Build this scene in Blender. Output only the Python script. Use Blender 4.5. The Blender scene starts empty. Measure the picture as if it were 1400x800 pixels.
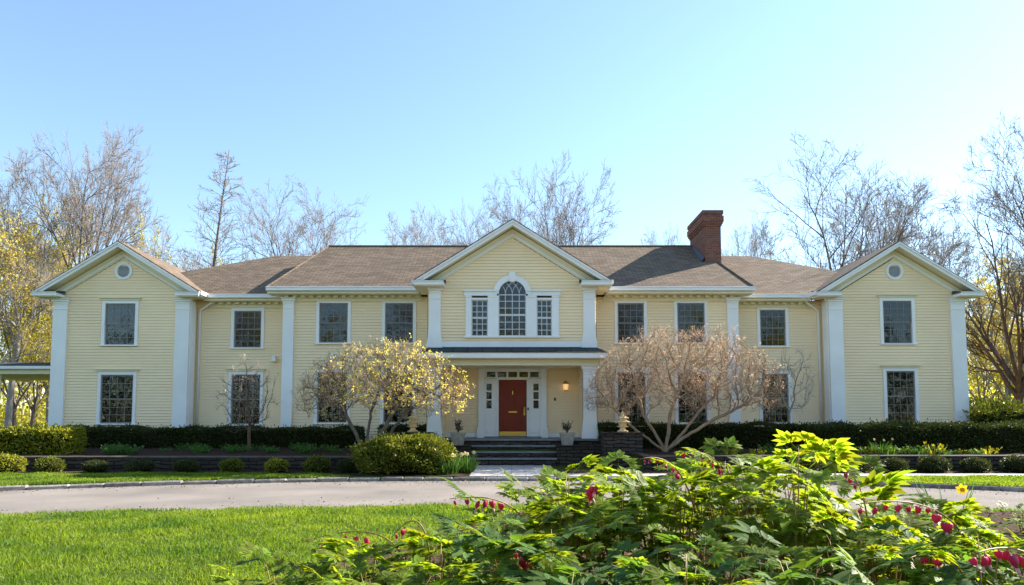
import bpy, math, random
import numpy as np
from mathutils import Vector, Matrix
R = math.radians
# ------------------------------------------------------------------ camera, light, exposure
S = bpy.context.scene
COL = S.collection
cam = bpy.data.cameras.new('camera'); camo = bpy.data.objects.new('camera', cam); COL.objects.link(camo)
cam.sensor_width = 36; cam.lens = 24.0; cam.clip_end = 2000; cam.clip_start = 0.05
cam.shift_y = 0.0804
camo.location = (0, 0, 1.56); camo.rotation_euler = (R(90 + 3.83), 0, 0)
S.camera = camo
SUN_EL, SUN_AZ = 33.5, 27.0            # azimuth: degrees behind the facade plane, from the right
sd = Vector((math.cos(R(SUN_EL)) * math.cos(R(SUN_AZ)), math.cos(R(SUN_EL)) * math.sin(R(SUN_AZ)), math.sin(R(SUN_EL))))
w = bpy.data.worlds.new('World'); S.world = w; w.use_nodes = True
nt = w.node_tree; bg = nt.nodes['Background']
sky = nt.nodes.new('ShaderNodeTexSky'); sky.sky_type = 'NISHITA'; sky.sun_disc = False
sky.sun_elevation = R(SUN_EL); sky.sun_rotation = math.atan2(sd.x, sd.y)
sky.air_density = 1.1; sky.dust_density = 0.2; sky.ozone_density = 2.4; sky.altitude = 0
tint = nt.nodes.new('ShaderNodeMix'); tint.data_type = 'RGBA'; tint.blend_type = 'MULTIPLY'; tint.inputs[0].default_value = 1; tint.inputs[7].default_value = (.84, .945, .985, 1)
shs = nt.nodes.new('ShaderNodeHueSaturation'); shs.inputs['Saturation'].default_value = .88
nt.links.new(sky.outputs[0], shs.inputs['Color']); nt.links.new(shs.outputs[0], tint.inputs[6]); nt.links.new(tint.outputs[2], bg.inputs[0]); bg.inputs[1].default_value = 0.102
sun = bpy.data.lights.new('sun', 'SUN'); sun.energy = 4.8; sun.angle = R(0.5); sun.color = (1, .93, .82)
suno = bpy.data.objects.new('sun', sun); COL.objects.link(suno)
suno.rotation_euler = sd.to_track_quat('Z', 'Y').to_euler()
S.view_settings.view_transform = 'Standard'; S.view_settings.look = 'None'
S.view_settings.exposure = 1.6; S.view_settings.gamma = 1; S.view_settings.use_curve_mapping = False
S.cycles.max_bounces = 6; S.cycles.transparent_max_bounces = 8; S.cycles.use_denoising = True
S.cycles.sample_clamp_indirect = 6
rng = random.Random(7); npr = np.random.default_rng(7)

# ------------------------------------------------------------------ materials
def mat(name, base, rough=.7, spec=.3, var=0, vscale=4, bump=0, bscale=40, col2=None, isl=0, metal=0, coord='Object', det=4):
    m = bpy.data.materials.new(name); m.use_nodes = True
    n = m.node_tree.nodes; l = m.node_tree.links; p = n['Principled BSDF']
    p.inputs['Roughness'].default_value = rough; p.inputs['Specular IOR Level'].default_value = spec
    p.inputs['Metallic'].default_value = metal
    p.inputs['Base Color'].default_value = (*base, 1)
    tc = n.new('ShaderNodeTexCoord')
    if var or col2:
        nz = n.new('ShaderNodeTexNoise'); nz.inputs['Scale'].default_value = vscale; nz.inputs['Detail'].default_value = det
        l.new(tc.outputs[coord], nz.inputs['Vector'])
        mx = n.new('ShaderNodeMix'); mx.data_type = 'RGBA'
        c2 = col2 or tuple(max(0, c * (1 - var)) for c in base)
        c1 = base if col2 else tuple(min(1, c * (1 + var)) for c in base)
        mx.inputs[6].default_value = (*c1, 1); mx.inputs[7].default_value = (*c2, 1)
        rp = n.new('ShaderNodeMapRange'); rp.inputs[1].default_value = .3; rp.inputs[2].default_value = .7
        l.new(nz.outputs[0], rp.inputs[0]); l.new(rp.outputs[0], mx.inputs[0])
        l.new(mx.outputs[2], p.inputs['Base Color']); out = mx.outputs[2]
        m['_'] = 0
    else: out = None
    if isl:
        g = n.new('ShaderNodeNewGeometry'); hs = n.new('ShaderNodeHueSaturation')
        mr = n.new('ShaderNodeMapRange'); mr.inputs[3].default_value = 1 - isl; mr.inputs[4].default_value = 1 + isl
        mh = n.new('ShaderNodeMapRange'); mh.inputs[3].default_value = .5 - isl * .05; mh.inputs[4].default_value = .5 + isl * .05
        l.new(g.outputs['Random Per Island'], mr.inputs[0]); l.new(g.outputs['Random Per Island'], mh.inputs[0])
        l.new(mr.outputs[0], hs.inputs['Value']); l.new(mh.outputs[0], hs.inputs['Hue'])
        if out: l.new(out, hs.inputs['Color'])
        else: hs.inputs['Color'].default_value = (*base, 1)
        l.new(hs.outputs[0], p.inputs['Base Color'])
    if bump:
        nb = n.new('ShaderNodeTexNoise'); nb.inputs['Scale'].default_value = bscale; nb.inputs['Detail'].default_value = 6
        l.new(tc.outputs[coord], nb.inputs['Vector'])
        b = n.new('ShaderNodeBump'); b.inputs['Strength'].default_value = bump; b.inputs['Distance'].default_value = .02
        l.new(nb.outputs[0], b.inputs['Height']); l.new(b.outputs[0], p.inputs['Normal'])
    return m
def leafmat(name, a, b, trans=.45, isl=.25, rough=.5, tcol=None, spec=.3, vs=1.3):
    """thin leaf: diffuse front, light coming through from behind"""
    m = mat(name, a, rough, spec, col2=b, vscale=vs, isl=isl)
    n = m.node_tree.nodes; l = m.node_tree.links; p = n['Principled BSDF']
    t = n.new('ShaderNodeBsdfTranslucent'); src = p.inputs['Base Color'].links[0].from_socket
    mx = n.new('ShaderNodeMix'); mx.data_type = 'RGBA'; mx.blend_type = 'MULTIPLY'; mx.inputs[0].default_value = 1
    l.new(src, mx.inputs[6]); mx.inputs[7].default_value = (*(tcol or (1.6, 1.5, .7)), 1)
    mx.clamp_result = False
    l.new(mx.outputs[2], t.inputs[0])
    ms = n.new('ShaderNodeMixShader'); ms.inputs[0].default_value = trans
    l.new(p.outputs[0], ms.inputs[1]); l.new(t.outputs[0], ms.inputs[2])
    l.new(ms.outputs[0], n['Material Output'].inputs[0])
    return m
def brickmat(name, c1, c2, mort, bw, bh, ms=.01, rough=.9, bump=.5, off=.5, noise=.0, nscale=1.5, squash=1, wear=None):
    m = bpy.data.materials.new(name); m.use_nodes = True
    n = m.node_tree.nodes; l = m.node_tree.links; p = n['Principled BSDF']
    p.inputs['Roughness'].default_value = rough; p.inputs['Specular IOR Level'].default_value = .2
    uv = n.new('ShaderNodeTexCoord'); br = n.new('ShaderNodeTexBrick'); br.offset = off
    br.inputs['Scale'].default_value = 1; br.inputs['Brick Width'].default_value = bw; br.inputs['Row Height'].default_value = bh
    br.inputs['Mortar Size'].default_value = ms; br.inputs['Color1'].default_value = (*c1, 1); br.inputs['Color2'].default_value = (*c2, 1)
    br.inputs['Mortar'].default_value = (*mort, 1); br.inputs['Bias'].default_value = 0; br.inputs['Mortar Smooth'].default_value = .2
    vec = uv.outputs['UV']
    if noise:
        nz = n.new('ShaderNodeTexNoise'); nz.inputs['Scale'].default_value = nscale; l.new(vec, nz.inputs['Vector'])
        sc = n.new('ShaderNodeVectorMath'); sc.operation = 'SCALE'; sc.inputs['Scale'].default_value = noise
        l.new(nz.outputs['Color'], sc.inputs[0])
        ad = n.new('ShaderNodeVectorMath'); l.new(vec, ad.inputs[0]); l.new(sc.outputs[0], ad.inputs[1]); vec = ad.outputs[0]
    l.new(vec, br.inputs['Vector'])
    n2 = n.new('ShaderNodeTexNoise'); n2.inputs['Scale'].default_value = 1.1; n2.inputs['Detail'].default_value = 5; l.new(uv.outputs['UV'], n2.inputs['Vector'])
    n3 = n.new('ShaderNodeTexNoise'); n3.inputs['Scale'].default_value = 14; n3.inputs['Detail'].default_value = 3; l.new(uv.outputs['UV'], n3.inputs['Vector'])
    ad2 = n.new('ShaderNodeMath'); l.new(n2.outputs[0], ad2.inputs[0]); l.new(n3.outputs[0], ad2.inputs[1])
    mr = n.new('ShaderNodeMapRange'); mr.inputs[1].default_value = .6; mr.inputs[2].default_value = 1.4; mr.inputs[3].default_value = .84; mr.inputs[4].default_value = 1.16
    l.new(ad2.outputs[0], mr.inputs[0])
    hs = n.new('ShaderNodeHueSaturation'); l.new(br.outputs[0], hs.inputs['Color']); l.new(mr.outputs[0], hs.inputs['Value'])
    l.new(hs.outputs[0], p.inputs['Base Color'])
    b = n.new('ShaderNodeBump'); b.inputs['Strength'].default_value = bump; b.inputs['Distance'].default_value = .02; b.invert = True
    l.new(br.outputs['Fac'], b.inputs['Height']); l.new(b.outputs[0], p.inputs['Normal'])
    return m

M = {}
M['siding'] = mat('yellow_siding', (.96, .745, .47), .55, .3, var=.06, vscale=.5, det=8)
M['white'] = mat('white_paint', (.86, .845, .815), .45, .4, var=.05, vscale=1.1, det=8)
M['cream'] = mat('cream_soffit', (.82, .74, .52), .55, .3, var=.03)
M['roof'] = brickmat('asphalt_shingles', (.225, .165, .115), (.14, .102, .072), (.06, .045, .034), .33, .14, .012, bump=.6, noise=.02, nscale=6)
M['dark_roof'] = brickmat('dark_metal_shingles', (.05, .06, .058), (.04, .045, .045), (.015, .018, .018), .5, .6, .02, bump=.6, off=0)
M['brick'] = brickmat('chimney_brick', (.27, .10, .065), (.16, .06, .042), (.22, .17, .14), .22, .075, .009, bump=.7)
M['stone'] = brickmat('dry_laid_fieldstone', (.085, .065, .05), (.045, .036, .03), (.010, .008, .007), .46, .115, .014, bump=1, noise=.14, nscale=3)
M['cap'] = mat('bluestone', (.20, .21, .215), .7, .3, var=.2, vscale=3, bump=.3, bscale=60)
M['flag'] = brickmat('flagstone', (.52, .48, .44), (.44, .41, .385), (.22, .2, .18), .75, .5, .012, bump=.3, noise=.02)
M['granite'] = mat('granite_kerb', (.22, .20, .18), .85, .2, var=.35, vscale=9, bump=.6, bscale=30, isl=.25)
M['drive'] = mat('driveway_gravel_asphalt', (.28, .245, .215), .95, .1, col2=(.18, .16, .145), det=9, vscale=.55, bump=.5, bscale=160)
M['glass'] = None
M['sash'] = mat('shaded_sash', (.22, .21, .19), .5)  # interior shade put into the sash and muntin colour
M['curtain'] = None; M['blind'] = mat('taupe_blind', (.17, .13, .09), .8)
M['door'] = mat('red_door_paint', (.23, .032, .012), .5, .25, var=.08)
M['brass'] = mat('brass', (.65, .42, .10), .3, .5, metal=.85)
M['black'] = mat('black_metal', (.015, .015, .015), .4, .5)
M['bark'] = mat('grey_brown_bark', (.17, .135, .11), .9, .1, var=.3, vscale=5, bump=.6, bscale=25)
M['bark_ivy'] = mat('reddish_bark', (.20, .11, .075), .9, .1, col2=(.11, .075, .05), vscale=4, bump=.7, bscale=25)
M['bark_pale'] = mat('tan_garden_bark', (.34, .24, .155), .9, .1, var=.25, vscale=6, bump=.4, bscale=30)
M['bark_far'] = mat('pale_hazed_bark', (.30, .275, .255), .9, .1, var=.2, vscale=3)  # distance haze put into the bark colour; the grey sapling shares it
M['twig'] = mat('twig', (.30, .25, .215), .9, .1)
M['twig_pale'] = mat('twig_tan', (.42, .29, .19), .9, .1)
M['budleaf'] = leafmat('spring_leaf', (.52, .46, .07), (.36, .36, .05), .6)
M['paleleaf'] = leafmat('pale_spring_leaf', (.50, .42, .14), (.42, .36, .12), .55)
M['yelleaf'] = leafmat('chartreuse_leaf', (.62, .57, .20), (.52, .46, .16), .55, isl=.3)
M['blossom'] = leafmat('buff_blossom', (.60, .49, .38), (.46, .35, .26), .4, isl=.3, tcol=(1.2, 1, .8))
M['hedge'] = leafmat('yew_needles', (.06, .075, .015), (.035, .048, .012), .25, isl=.4)
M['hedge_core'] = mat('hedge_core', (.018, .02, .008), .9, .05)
M['golden'] = leafmat('golden_hedge_leaf', (.36, .35, .035), (.18, .20, .024), .45, isl=.35)
M['box'] = leafmat('boxwood_leaf', (.17, .185, .018), (.09, .115, .014), .35, isl=.4)
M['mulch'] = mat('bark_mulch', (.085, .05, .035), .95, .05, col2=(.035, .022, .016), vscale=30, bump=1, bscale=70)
M['mulch_lit'] = mat('sunlit_bed_soil', (.12, .075, .05), .95, .05, col2=(.035, .023, .016), vscale=24, bump=1, bscale=70)  # lighter copy of the mulch, with sunlight put into its colour
M['ground'] = mat('lawn_soil', (.07, .105, .018), .95, .05, col2=(.045, .06, .014), vscale=2.5, bump=.6, bscale=60)
M['forest'] = mat('forest_floor', (.13, .11, .04), .95, .05, col2=(.07, .075, .02), vscale=.6, bump=.5, bscale=8)
M['grass'] = leafmat('grass_blade', (.225, .29, .026), (.08, .155, .018), .55, isl=.3, tcol=(1.5, 1.45, .6), vs=.9)
M['pot'] = mat('weathered_pot', (.36, .33, .28), .85, .2, var=.2, vscale=8, bump=.4, bscale=30)
M['lantern'] = mat('ochre_stone_lantern', (.75, .55, .30), .8, .2, var=.2, vscale=9, bump=.4, bscale=50)
M['potplant'] = leafmat('dark_shrub_leaf', (.035, .032, .018), (.05, .03, .022), .2)
M['daff'] = leafmat('daffodil_leaf', (.075, .17, .035), (.06, .13, .03), .4)
M['daffw'] = leafmat('daffodil_petal', (.75, .73, .55), (.70, .66, .40), .35, tcol=(1.1, 1.1, .9))
M['daffy'] = leafmat('yellow_petal', (.75, .55, .03), (.70, .48, .03), .35, tcol=(1.2, 1.1, .6))
M['fern'] = leafmat('bleeding_heart_leaf', (.25, .31, .03), (.13, .20, .024), .58, isl=.45, tcol=(1.75, 1.6, .5))
M['peony'] = leafmat('peony_leaf', (.115, .185, .045), (.065, .125, .035), .42, isl=.3, rough=.6, spec=.15, tcol=(2.0, 2.0, .5))
M['stem'] = mat('reddish_green_stem', (.36, .15, .05), .5, .4, col2=(.22, .17, .04), vscale=9)
M['heart'] = leafmat('magenta_petal', (.62, .04, .15), (.40, .02, .07), .35, tcol=(1.3, 1, 1))
M['heartin'] = mat('white_inner_petal', (.6, .3, .36), .5)
M['litter'] = mat('leaf_litter', (.20, .11, .06), .9, .1, isl=.5)
m = bpy.data.materials.new('window_glass'); m.use_nodes = True; n = m.node_tree.nodes; l = m.node_tree.links
n.remove(n['Principled BSDF'])
gl = n.new('ShaderNodeBsdfGlossy'); gl.inputs['Roughness'].default_value = .02; gl.inputs['Color'].default_value = (.9, .95, 1, 1)
tr = n.new('ShaderNodeBsdfTransparent'); tr.inputs[0].default_value = (.5, .48, .45, 1)
fr = n.new('ShaderNodeFresnel'); fr.inputs[0].default_value = 1.55; ms = n.new('ShaderNodeMixShader')
tc = n.new('ShaderNodeTexCoord'); nz = n.new('ShaderNodeTexNoise'); nz.inputs['Scale'].default_value = 3; b = n.new('ShaderNodeBump')
b.inputs['Strength'].default_value = .12; b.inputs['Distance'].default_value = .02
l.new(tc.outputs['Object'], nz.inputs[0]); l.new(nz.outputs[0], b.inputs['Height']); l.new(b.outputs[0], gl.inputs['Normal'])
l.new(fr.outputs[0], ms.inputs[0]); l.new(tr.outputs[0], ms.inputs[1]); l.new(gl.outputs[0], ms.inputs[2]); l.new(ms.outputs[0], n['Material Output'].inputs[0])
M['glass'] = m
m = mat('dim_curtain_cloth', (.16, .105, .06), .9, .1); n = m.node_tree.nodes; l = m.node_tree.links
wv = n.new('ShaderNodeTexWave'); wv.bands_direction = 'X'; wv.inputs['Scale'].default_value = 2.6; wv.inputs['Distortion'].default_value = 3
cr = n.new('ShaderNodeValToRGB'); cr.color_ramp.elements[0].color = (.012, .008, .006, 1); cr.color_ramp.elements[1].color = (.11, .065, .035, 1)  # dim room and fold shade put into the dark cloth colours
l.new(n['Texture Coordinate'].outputs['Object'], wv.inputs[0]); l.new(wv.outputs[0], cr.inputs[0]); oi = n.new('ShaderNodeObjectInfo'); mr = n.new('ShaderNodeMapRange'); mr.inputs[3].default_value = .1; mr.inputs[4].default_value = .7
hs = n.new('ShaderNodeHueSaturation'); l.new(oi.outputs['Random'], mr.inputs[0]); l.new(mr.outputs[0], hs.inputs['Value']); l.new(cr.outputs[0], hs.inputs['Color']); l.new(hs.outputs[0], n['Principled BSDF'].inputs['Base Color'])
M['curtain'] = m
m = mat('lit_lamp_glass', (.9, .6, .3), .4); p = m.node_tree.nodes['Principled BSDF']
p.inputs['Emission Color'].default_value = (1, .62, .28, 1); p.inputs['Emission Strength'].default_value = .25; M['lamp'] = m

# ------------------------------------------------------------------ mesh helpers
class MB:
    def __init__(s): s.v = []; s.f = []
    def add(s, vs, fs):
        o = len(s.v); s.v += [tuple(a) for a in vs]; s.f += [tuple(i + o for i in f) for f in fs]; return s
    def box(s, x0, x1, y0, y1, z0, z1):
        return s.add([(x0, y0, z0), (x1, y0, z0), (x1, y1, z0), (x0, y1, z0), (x0, y0, z1), (x1, y0, z1), (x1, y1, z1), (x0, y1, z1)],
                     [(0, 3, 2, 1), (4, 5, 6, 7), (0, 1, 5, 4), (1, 2, 6, 5), (2, 3, 7, 6), (3, 0, 4, 7)])
    def prism(s, pts, y0, y1):          # outline in x,z pushed along y
        n = len(pts)
        return s.add([(x, y0, z) for x, z in pts] + [(x, y1, z) for x, z in pts],
                     [tuple(range(n)), tuple(range(2 * n - 1, n - 1, -1))] + [(i, i + n, (i + 1) % n + n, (i + 1) % n) for i in range(n)])
    def lathe(s, prof, c=(0, 0, 0), n=16):   # prof: (r, z)
        vs = []; fs = []
        for r, z in prof:
            for k in range(n):
                a = 2 * math.pi * k / n; vs.append((c[0] + r * math.cos(a), c[1] + r * math.sin(a), c[2] + z))
        for j in range(len(prof) - 1):
            for k in range(n):
                a = j * n + k; b_ = j * n + (k + 1) % n; fs.append((a, b_, b_ + n, a + n))
        fs.append(tuple(range(n - 1, -1, -1))); fs.append(tuple(range((len(prof) - 1) * n, len(prof) * n)))
        return s.add(vs, fs)
    def tube(s, pts, rad, n=5, cap=True):
        P = [Vector(p) for p in pts]; vs = []; fs = []; up = None
        for i, p in enumerate(P):
            t = (P[min(i + 1, len(P) - 1)] - P[max(i - 1, 0)])
            t = t.normalized() if t.length > 1e-9 else Vector((0, 0, 1))
            if up is None: up = t.orthogonal().normalized()
            up = (up - t * up.dot(t)); up = up.normalized() if up.length > 1e-6 else t.orthogonal().normalized()
            sd_ = t.cross(up); r = rad[i] if hasattr(rad, '__len__') else rad
            for k in range(n):
                a = 2 * math.pi * k / n; q = p + (up * math.cos(a) + sd_ * math.sin(a)) * r; vs.append((q.x, q.y, q.z))
        for i in range(len(P) - 1):
            for k in range(n):
                a = i * n + k; b_ = i * n + (k + 1) % n; fs.append((a, b_, b_ + n, a + n))
        if cap: fs.append(tuple(range(n - 1, -1, -1))); fs.append(tuple(range((len(P) - 1) * n, len(P) * n)))
        return s.add(vs, fs)
    def build(s, name, m_, parent=None, loc=(0, 0, 0), smooth=False, uv=True, bevel=0):
        me = bpy.data.meshes.new(name); me.from_pydata(s.v, [], s.f); me.update()
        if uv and len(me.polygons) < 60000:
            L = me.uv_layers.new(name='UVMap').data
            for p in me.polygons:
                nn = p.normal
                t = Vector((1, 0, 0)) if abs(nn.z) > .98 else Vector((-nn.y, nn.x, 0)).normalized()
                b_ = nn.cross(t)
                for li in p.loop_indices:
                    c = me.vertices[me.loops[li].vertex_index].co; L[li].uv = (c.dot(t), c.dot(b_))
        me.materials.append(m_)
        if smooth: me.polygons.foreach_set('use_smooth', [True] * len(me.polygons))
        return link(name, me, parent, loc, bevel)
def link(name, me, parent=None, loc=(0, 0, 0), bevel=0):
    o = bpy.data.objects.new(name, me); COL.objects.link(o); o.location = loc
    if parent: o.parent = parent
    if bevel:
        b_ = o.modifiers.new('bevel', 'BEVEL'); b_.width = bevel; b_.segments = 2; b_.limit_method = 'ANGLE'
    return o
def npmesh(name, V, F, m_, parent=None, loc=(0, 0, 0), smooth=False):
    """V (n,3), F (k,m) faces all of the same size"""
    me = bpy.data.meshes.new(name); V = np.asarray(V, np.float32); F = np.asarray(F, np.int32)
    me.vertices.add(len(V)); me.vertices.foreach_set('co', V.ravel())
    k, q = F.shape; me.loops.add(k * q); me.loops.foreach_set('vertex_index', F.ravel())
    me.polygons.add(k); me.polygons.foreach_set('loop_start', np.arange(0, k * q, q, dtype=np.int32)); me.polygons.foreach_set('loop_total', np.full(k, q, np.int32))
    if smooth: me.polygons.foreach_set('use_smooth', np.ones(k, bool))
    me.materials.append(m_); me.update(calc_edges=True)
    return link(name, me, parent, loc)
def tag(o, label=None, cat=None, group=None, kind=None):
    if label: o['label'] = label
    if cat: o['category'] = cat
    if group: o['group'] = group
    if kind: o['kind'] = kind
    return o
def empty(name, loc, label=None, cat=None, group=None, parent=None, rz=0):
    o = bpy.data.objects.new(name, None); COL.objects.link(o); o.location = loc; o.rotation_euler = (0, 0, rz)
    o.empty_display_size = .2
    if parent: o.parent = parent
    return tag(o, label, cat, group)
def copy_tree(o, parent=None):
    c = o.copy(); COL.objects.link(c); c.parent = parent
    for ch in KIDS(o): copy_tree(ch, c)
    return c
def KIDS(o): return [x for x in list(o.children)]
def sstep(a, b, x): t = min(1, max(0, (x - a) / (b - a))); return t * t * (3 - 2 * t)

# ------------------------------------------------------------------ ground
def y_far(x): return 17.75 - (.034 if x > 0 else .0275) * max(0, abs(x - .3) - 2.0) ** 2
def y_near(x): return 12.45 - .024 * x * x
def bed_in(x, y):      # 0..1 inside the flower bed in front of the camera, on the right
    if y > 11.4: return 0
    edge = -1.75 + .9 * sstep(5, 7.5, y) + .55 * sstep(8, 10.5, y) + .12 * math.sin(y * 2.1)
    return sstep(edge, edge + .5, x) * (1 - sstep(9.8, 11.2, y))
def gz(x, y):
    high = (abs(x) > 3.65 and y > 20.15) or y > 22.6
    if high: return .47 + .045 * (min(y, 24) - 20.15)
    z = 0.0
    if y < y_near(x): z = .05 + .03 * max(0, 12 - max(y, -5))
    elif y < y_far(x): z = 0
    else: z = .10
    if y < 12: z += .22 * bed_in(x, y) * (1 - .4 * sstep(5, 9, y))
    return z
def lin(a, b, n): return [a + (b - a) * i / n for i in range(n + 1)]
def gridsheet(name, xs, ys, zf, m_, keep=None, dz=0):
    V = [(x, y, zf(x, y) + dz) for y in ys for x in xs]; nx = len(xs); F = []
    for j in range(len(ys) - 1):
        for i in range(nx - 1):
            if keep and not keep((xs[i] + xs[i + 1]) / 2, (ys[j] + ys[j + 1]) / 2): continue
            a = j * nx + i; F.append((a, a + 1, a + nx + 1, a + nx))
    return npmesh(name, V, F, m_)
xs = [-900, -300, -120, -60, -40, -30, -24] + lin(-20, -4, 64)[:] + [-3.7, -3.6] + lin(-3.4, 3.4, 40) + [3.6, 3.7] + lin(4, 20, 64) + [24, 30, 40, 60, 120, 300, 900]
ysg = [-600, -200, -80, -40, -20, -10, -5] + lin(-3, 20, 184)[:] + [20.1, 20.2, 20.6, 21, 22, 22.55, 22.65, 23, 24, 26, 30, 36, 45, 60, 90, 150, 300, 900]
def gmain(x, y):
    z = gz(x, y)
    if y_near(x) - .3 < y < y_far(x) + .15: z = min(z, 0) - .03
    return z
g = gridsheet('ground', xs, ysg, gmain, M['ground']); tag(g, kind='structure')
fl = gridsheet('woodland_floor', [-300, -120, -60, -40, -30, -24, 24, 30, 40, 60, 120, 300] if 0 else lin(-120, 120, 48), lin(33.5, 200, 30), lambda x, y: .66 + .25 * math.sin(x * .13) * math.sin(y * .1) * sstep(34, 45, y) * .8 + sstep(40, 120, y) * 3, M['forest']); tag(fl, kind='structure')
# driveway: an arc sheet
def strip(name, f0, f1, x0, x1, n, m_, z, z1=None, rows=1):
    V = []; F = []
    for i in range(n + 1):
        x = x0 + (x1 - x0) * i / n
        for k in range(rows + 1):
            V.append((x, f0(x) + (f1(x) - f0(x)) * k / rows, z))
    r = rows + 1
    for i in range(n):
        for k in range(rows): a = i * r + k; F.append((a, a + r, a + r + 1, a + 1))
    return npmesh(name, V, F, m_)
dr = strip('driveway', lambda x: y_near(x) - .02, lambda x: y_far(x) + .06, -22, 22, 160, M['drive'], 0.004); tag(dr, kind='structure')
# granite kerb blocks along the far edge, low edging along the near edge
def kerb(name, f, x0, x1, zt, wd, seed, gap=None):
    r = random.Random(seed); mb = MB(); x = x0
    while x < x1:
        ln = r.uniform(.5, .85); xe = x + ln
        if not (gap and x > gap[0] - .3 and xe < gap[1] + .3) or True:
            ya, yb = f(x), f(xe); h = zt + r.uniform(-.012, .015); j = r.uniform(-.012, .012)
            e = .03
            mb.add([(x + .012, ya + j, -.05), (xe - .012, yb + j, -.05), (xe - .012, yb + wd + j, -.05), (x + .012, ya + wd + j, -.05),
                    (x + .03, ya + j, h - e), (xe - .03, yb + j, h - e), (xe - .012, yb + wd + j, h - e), (x + .012, ya + wd + j, h - e),
                    (x + .04, ya + e + j, h), (xe - .04, yb + e + j, h), (xe - .03, yb + wd - e + j, h), (x + .03, ya + wd - e + j, h)],
                   [(0, 1, 5, 4), (1, 2, 6, 5), (2, 3, 7, 6), (3, 0, 4, 7), (4, 5, 9, 8), (5, 6, 10, 9), (6, 7, 11, 10), (7, 4, 8, 11), (8, 9, 10, 11)])
        x = xe
    o = mb.build(name, M['granite']); return tag(o, kind='structure')
kerb('granite_kerb', lambda x: y_far(x), -20, 20, .10, .12, 3)
kerb('driveway_edging', lambda x: y_near(x) - .14, -20, 20, .03, .12, 4)
# flagstone walk, path to the right
wk = MB(); wk.box(-1.12, 1.24, 17.95, 22.1, .02, .125); tag(wk.build('flagstone_walk', M['flag'], bevel=.01), kind='structure')
pa = MB(); pa.box(1.26, 18, 17.95, 18.75, .02, .118); tag(pa.build('garden_path', M['flag'], bevel=.01), kind='structure')
# mulch sheets
tag(gridsheet('mulch_bed', lin(-17, -3.66, 60), lin(20.2, 25, 20), lambda x, y: gz(x, y) + .03 * math.sin(x * 5) * math.sin(y * 7) + .03, M['mulch']), kind='structure')
tag(gridsheet('mulch_bed', lin(3.66, 18, 60), lin(20.2, 25, 20), lambda x, y: gz(x, y) + .03 * math.sin(x * 5) * math.sin(y * 7) + .03, M['mulch']), kind='structure')
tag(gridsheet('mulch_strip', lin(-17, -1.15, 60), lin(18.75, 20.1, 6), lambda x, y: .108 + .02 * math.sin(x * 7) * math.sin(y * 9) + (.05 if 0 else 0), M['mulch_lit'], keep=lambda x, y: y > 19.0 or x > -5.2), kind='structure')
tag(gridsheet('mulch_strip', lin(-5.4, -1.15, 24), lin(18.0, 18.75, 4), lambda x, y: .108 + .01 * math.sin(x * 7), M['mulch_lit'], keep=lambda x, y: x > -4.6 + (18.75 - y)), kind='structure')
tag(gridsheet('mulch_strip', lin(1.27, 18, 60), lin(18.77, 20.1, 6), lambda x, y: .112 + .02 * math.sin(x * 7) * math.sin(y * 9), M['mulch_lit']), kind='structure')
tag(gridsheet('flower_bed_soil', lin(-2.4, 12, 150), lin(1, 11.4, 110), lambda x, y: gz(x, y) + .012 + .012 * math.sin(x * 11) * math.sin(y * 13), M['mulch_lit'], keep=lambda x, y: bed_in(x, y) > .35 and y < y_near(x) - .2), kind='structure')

# ------------------------------------------------------------------ the house
H = empty('house', (0, 25, .6), 'large pale yellow clapboard house with white trim, brown shingle roof and red front door', 'house')
def hb(mb, name, m_, parent=None, **k):
    # geometry is written in world metres; parts are children of the house empty at (0,25,.6)
    o = mb.build(name, m_, parent or H, **k); pl = Vector((0, 25, .6)) if (parent or H) == H else Vector(parent['_o'])
    o.location = -pl; return o
def hempty(name, loc, parent=None, label=None):
    o = empty(name, (0, 0, 0), label, parent=parent or H); o['_o'] = list(loc); o.location = Vector(loc) - Vector((0, 25, .6)); return o
CO = .108
def siding(mb, a, b_, z0, z1, openings=(), ext=None, ph=0):
    """clapboards from a to b (seen from outside, left to right), courses with a real lap"""
    a = Vector((a[0], a[1], 0)); b_ = Vector((b_[0], b_[1], 0)); L = (b_ - a).length; d = (b_ - a) / L; nn = Vector((d.y, -d.x, 0))
    z = z0
    while z < z1 - 1e-4:
        zt = min(z + CO, z1); zm = (z + zt) / 2
        if ext: (l0, r0), (l1, r1) = ext(z), ext(zt)
        else: l0 = l1 = 0; r0 = r1 = L
        if r0 - l0 < .02: break
        if r1 < l1: l1 = r1 = (l1 + r1) / 2
        cuts = sorted([(s0, s1) for s0, s1, q0, q1 in openings if q0 < zm < q1]); segs = []; cur = None
        lo = [(l0, l1)]
        mg = []
        for s0, s1 in cuts:
            if mg and s0 <= mg[-1][1]: mg[-1] = (mg[-1][0], max(mg[-1][1], s1))
            else: mg.append((s0, s1))
        for s0, s1 in mg: segs.append((lo[0], (s0, s0))); lo = [(s1, s1)]
        segs.append((lo[0], (r0, r1)))
        for (pb, pt), (qb, qt) in segs:
            if qb - pb < .005: continue
            A = a + d * pb + nn * .026; B = a + d * qb + nn * .026; Ct = a + d * qt + nn * .006; Dt = a + d * pt + nn * .006
            A0 = a + d * pb; B0 = a + d * qb; zr = z + min(.014, (zt - z) * .5)     # small shadow gap under each lap
            mb.add([(A.x, A.y, zr), (B.x, B.y, zr), (Ct.x, Ct.y, zt), (Dt.x, Dt.y, zt), (A0.x, A0.y, zr), (B0.x, B0.y, zr), (A0.x, A0.y, z), (B0.x, B0.y, z)], [(0, 1, 2, 3), (4, 5, 1, 0), (6, 7, 5, 4)])
        z = zt
WINS = []   # x0,x1,z0,z1 per wall
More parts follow.
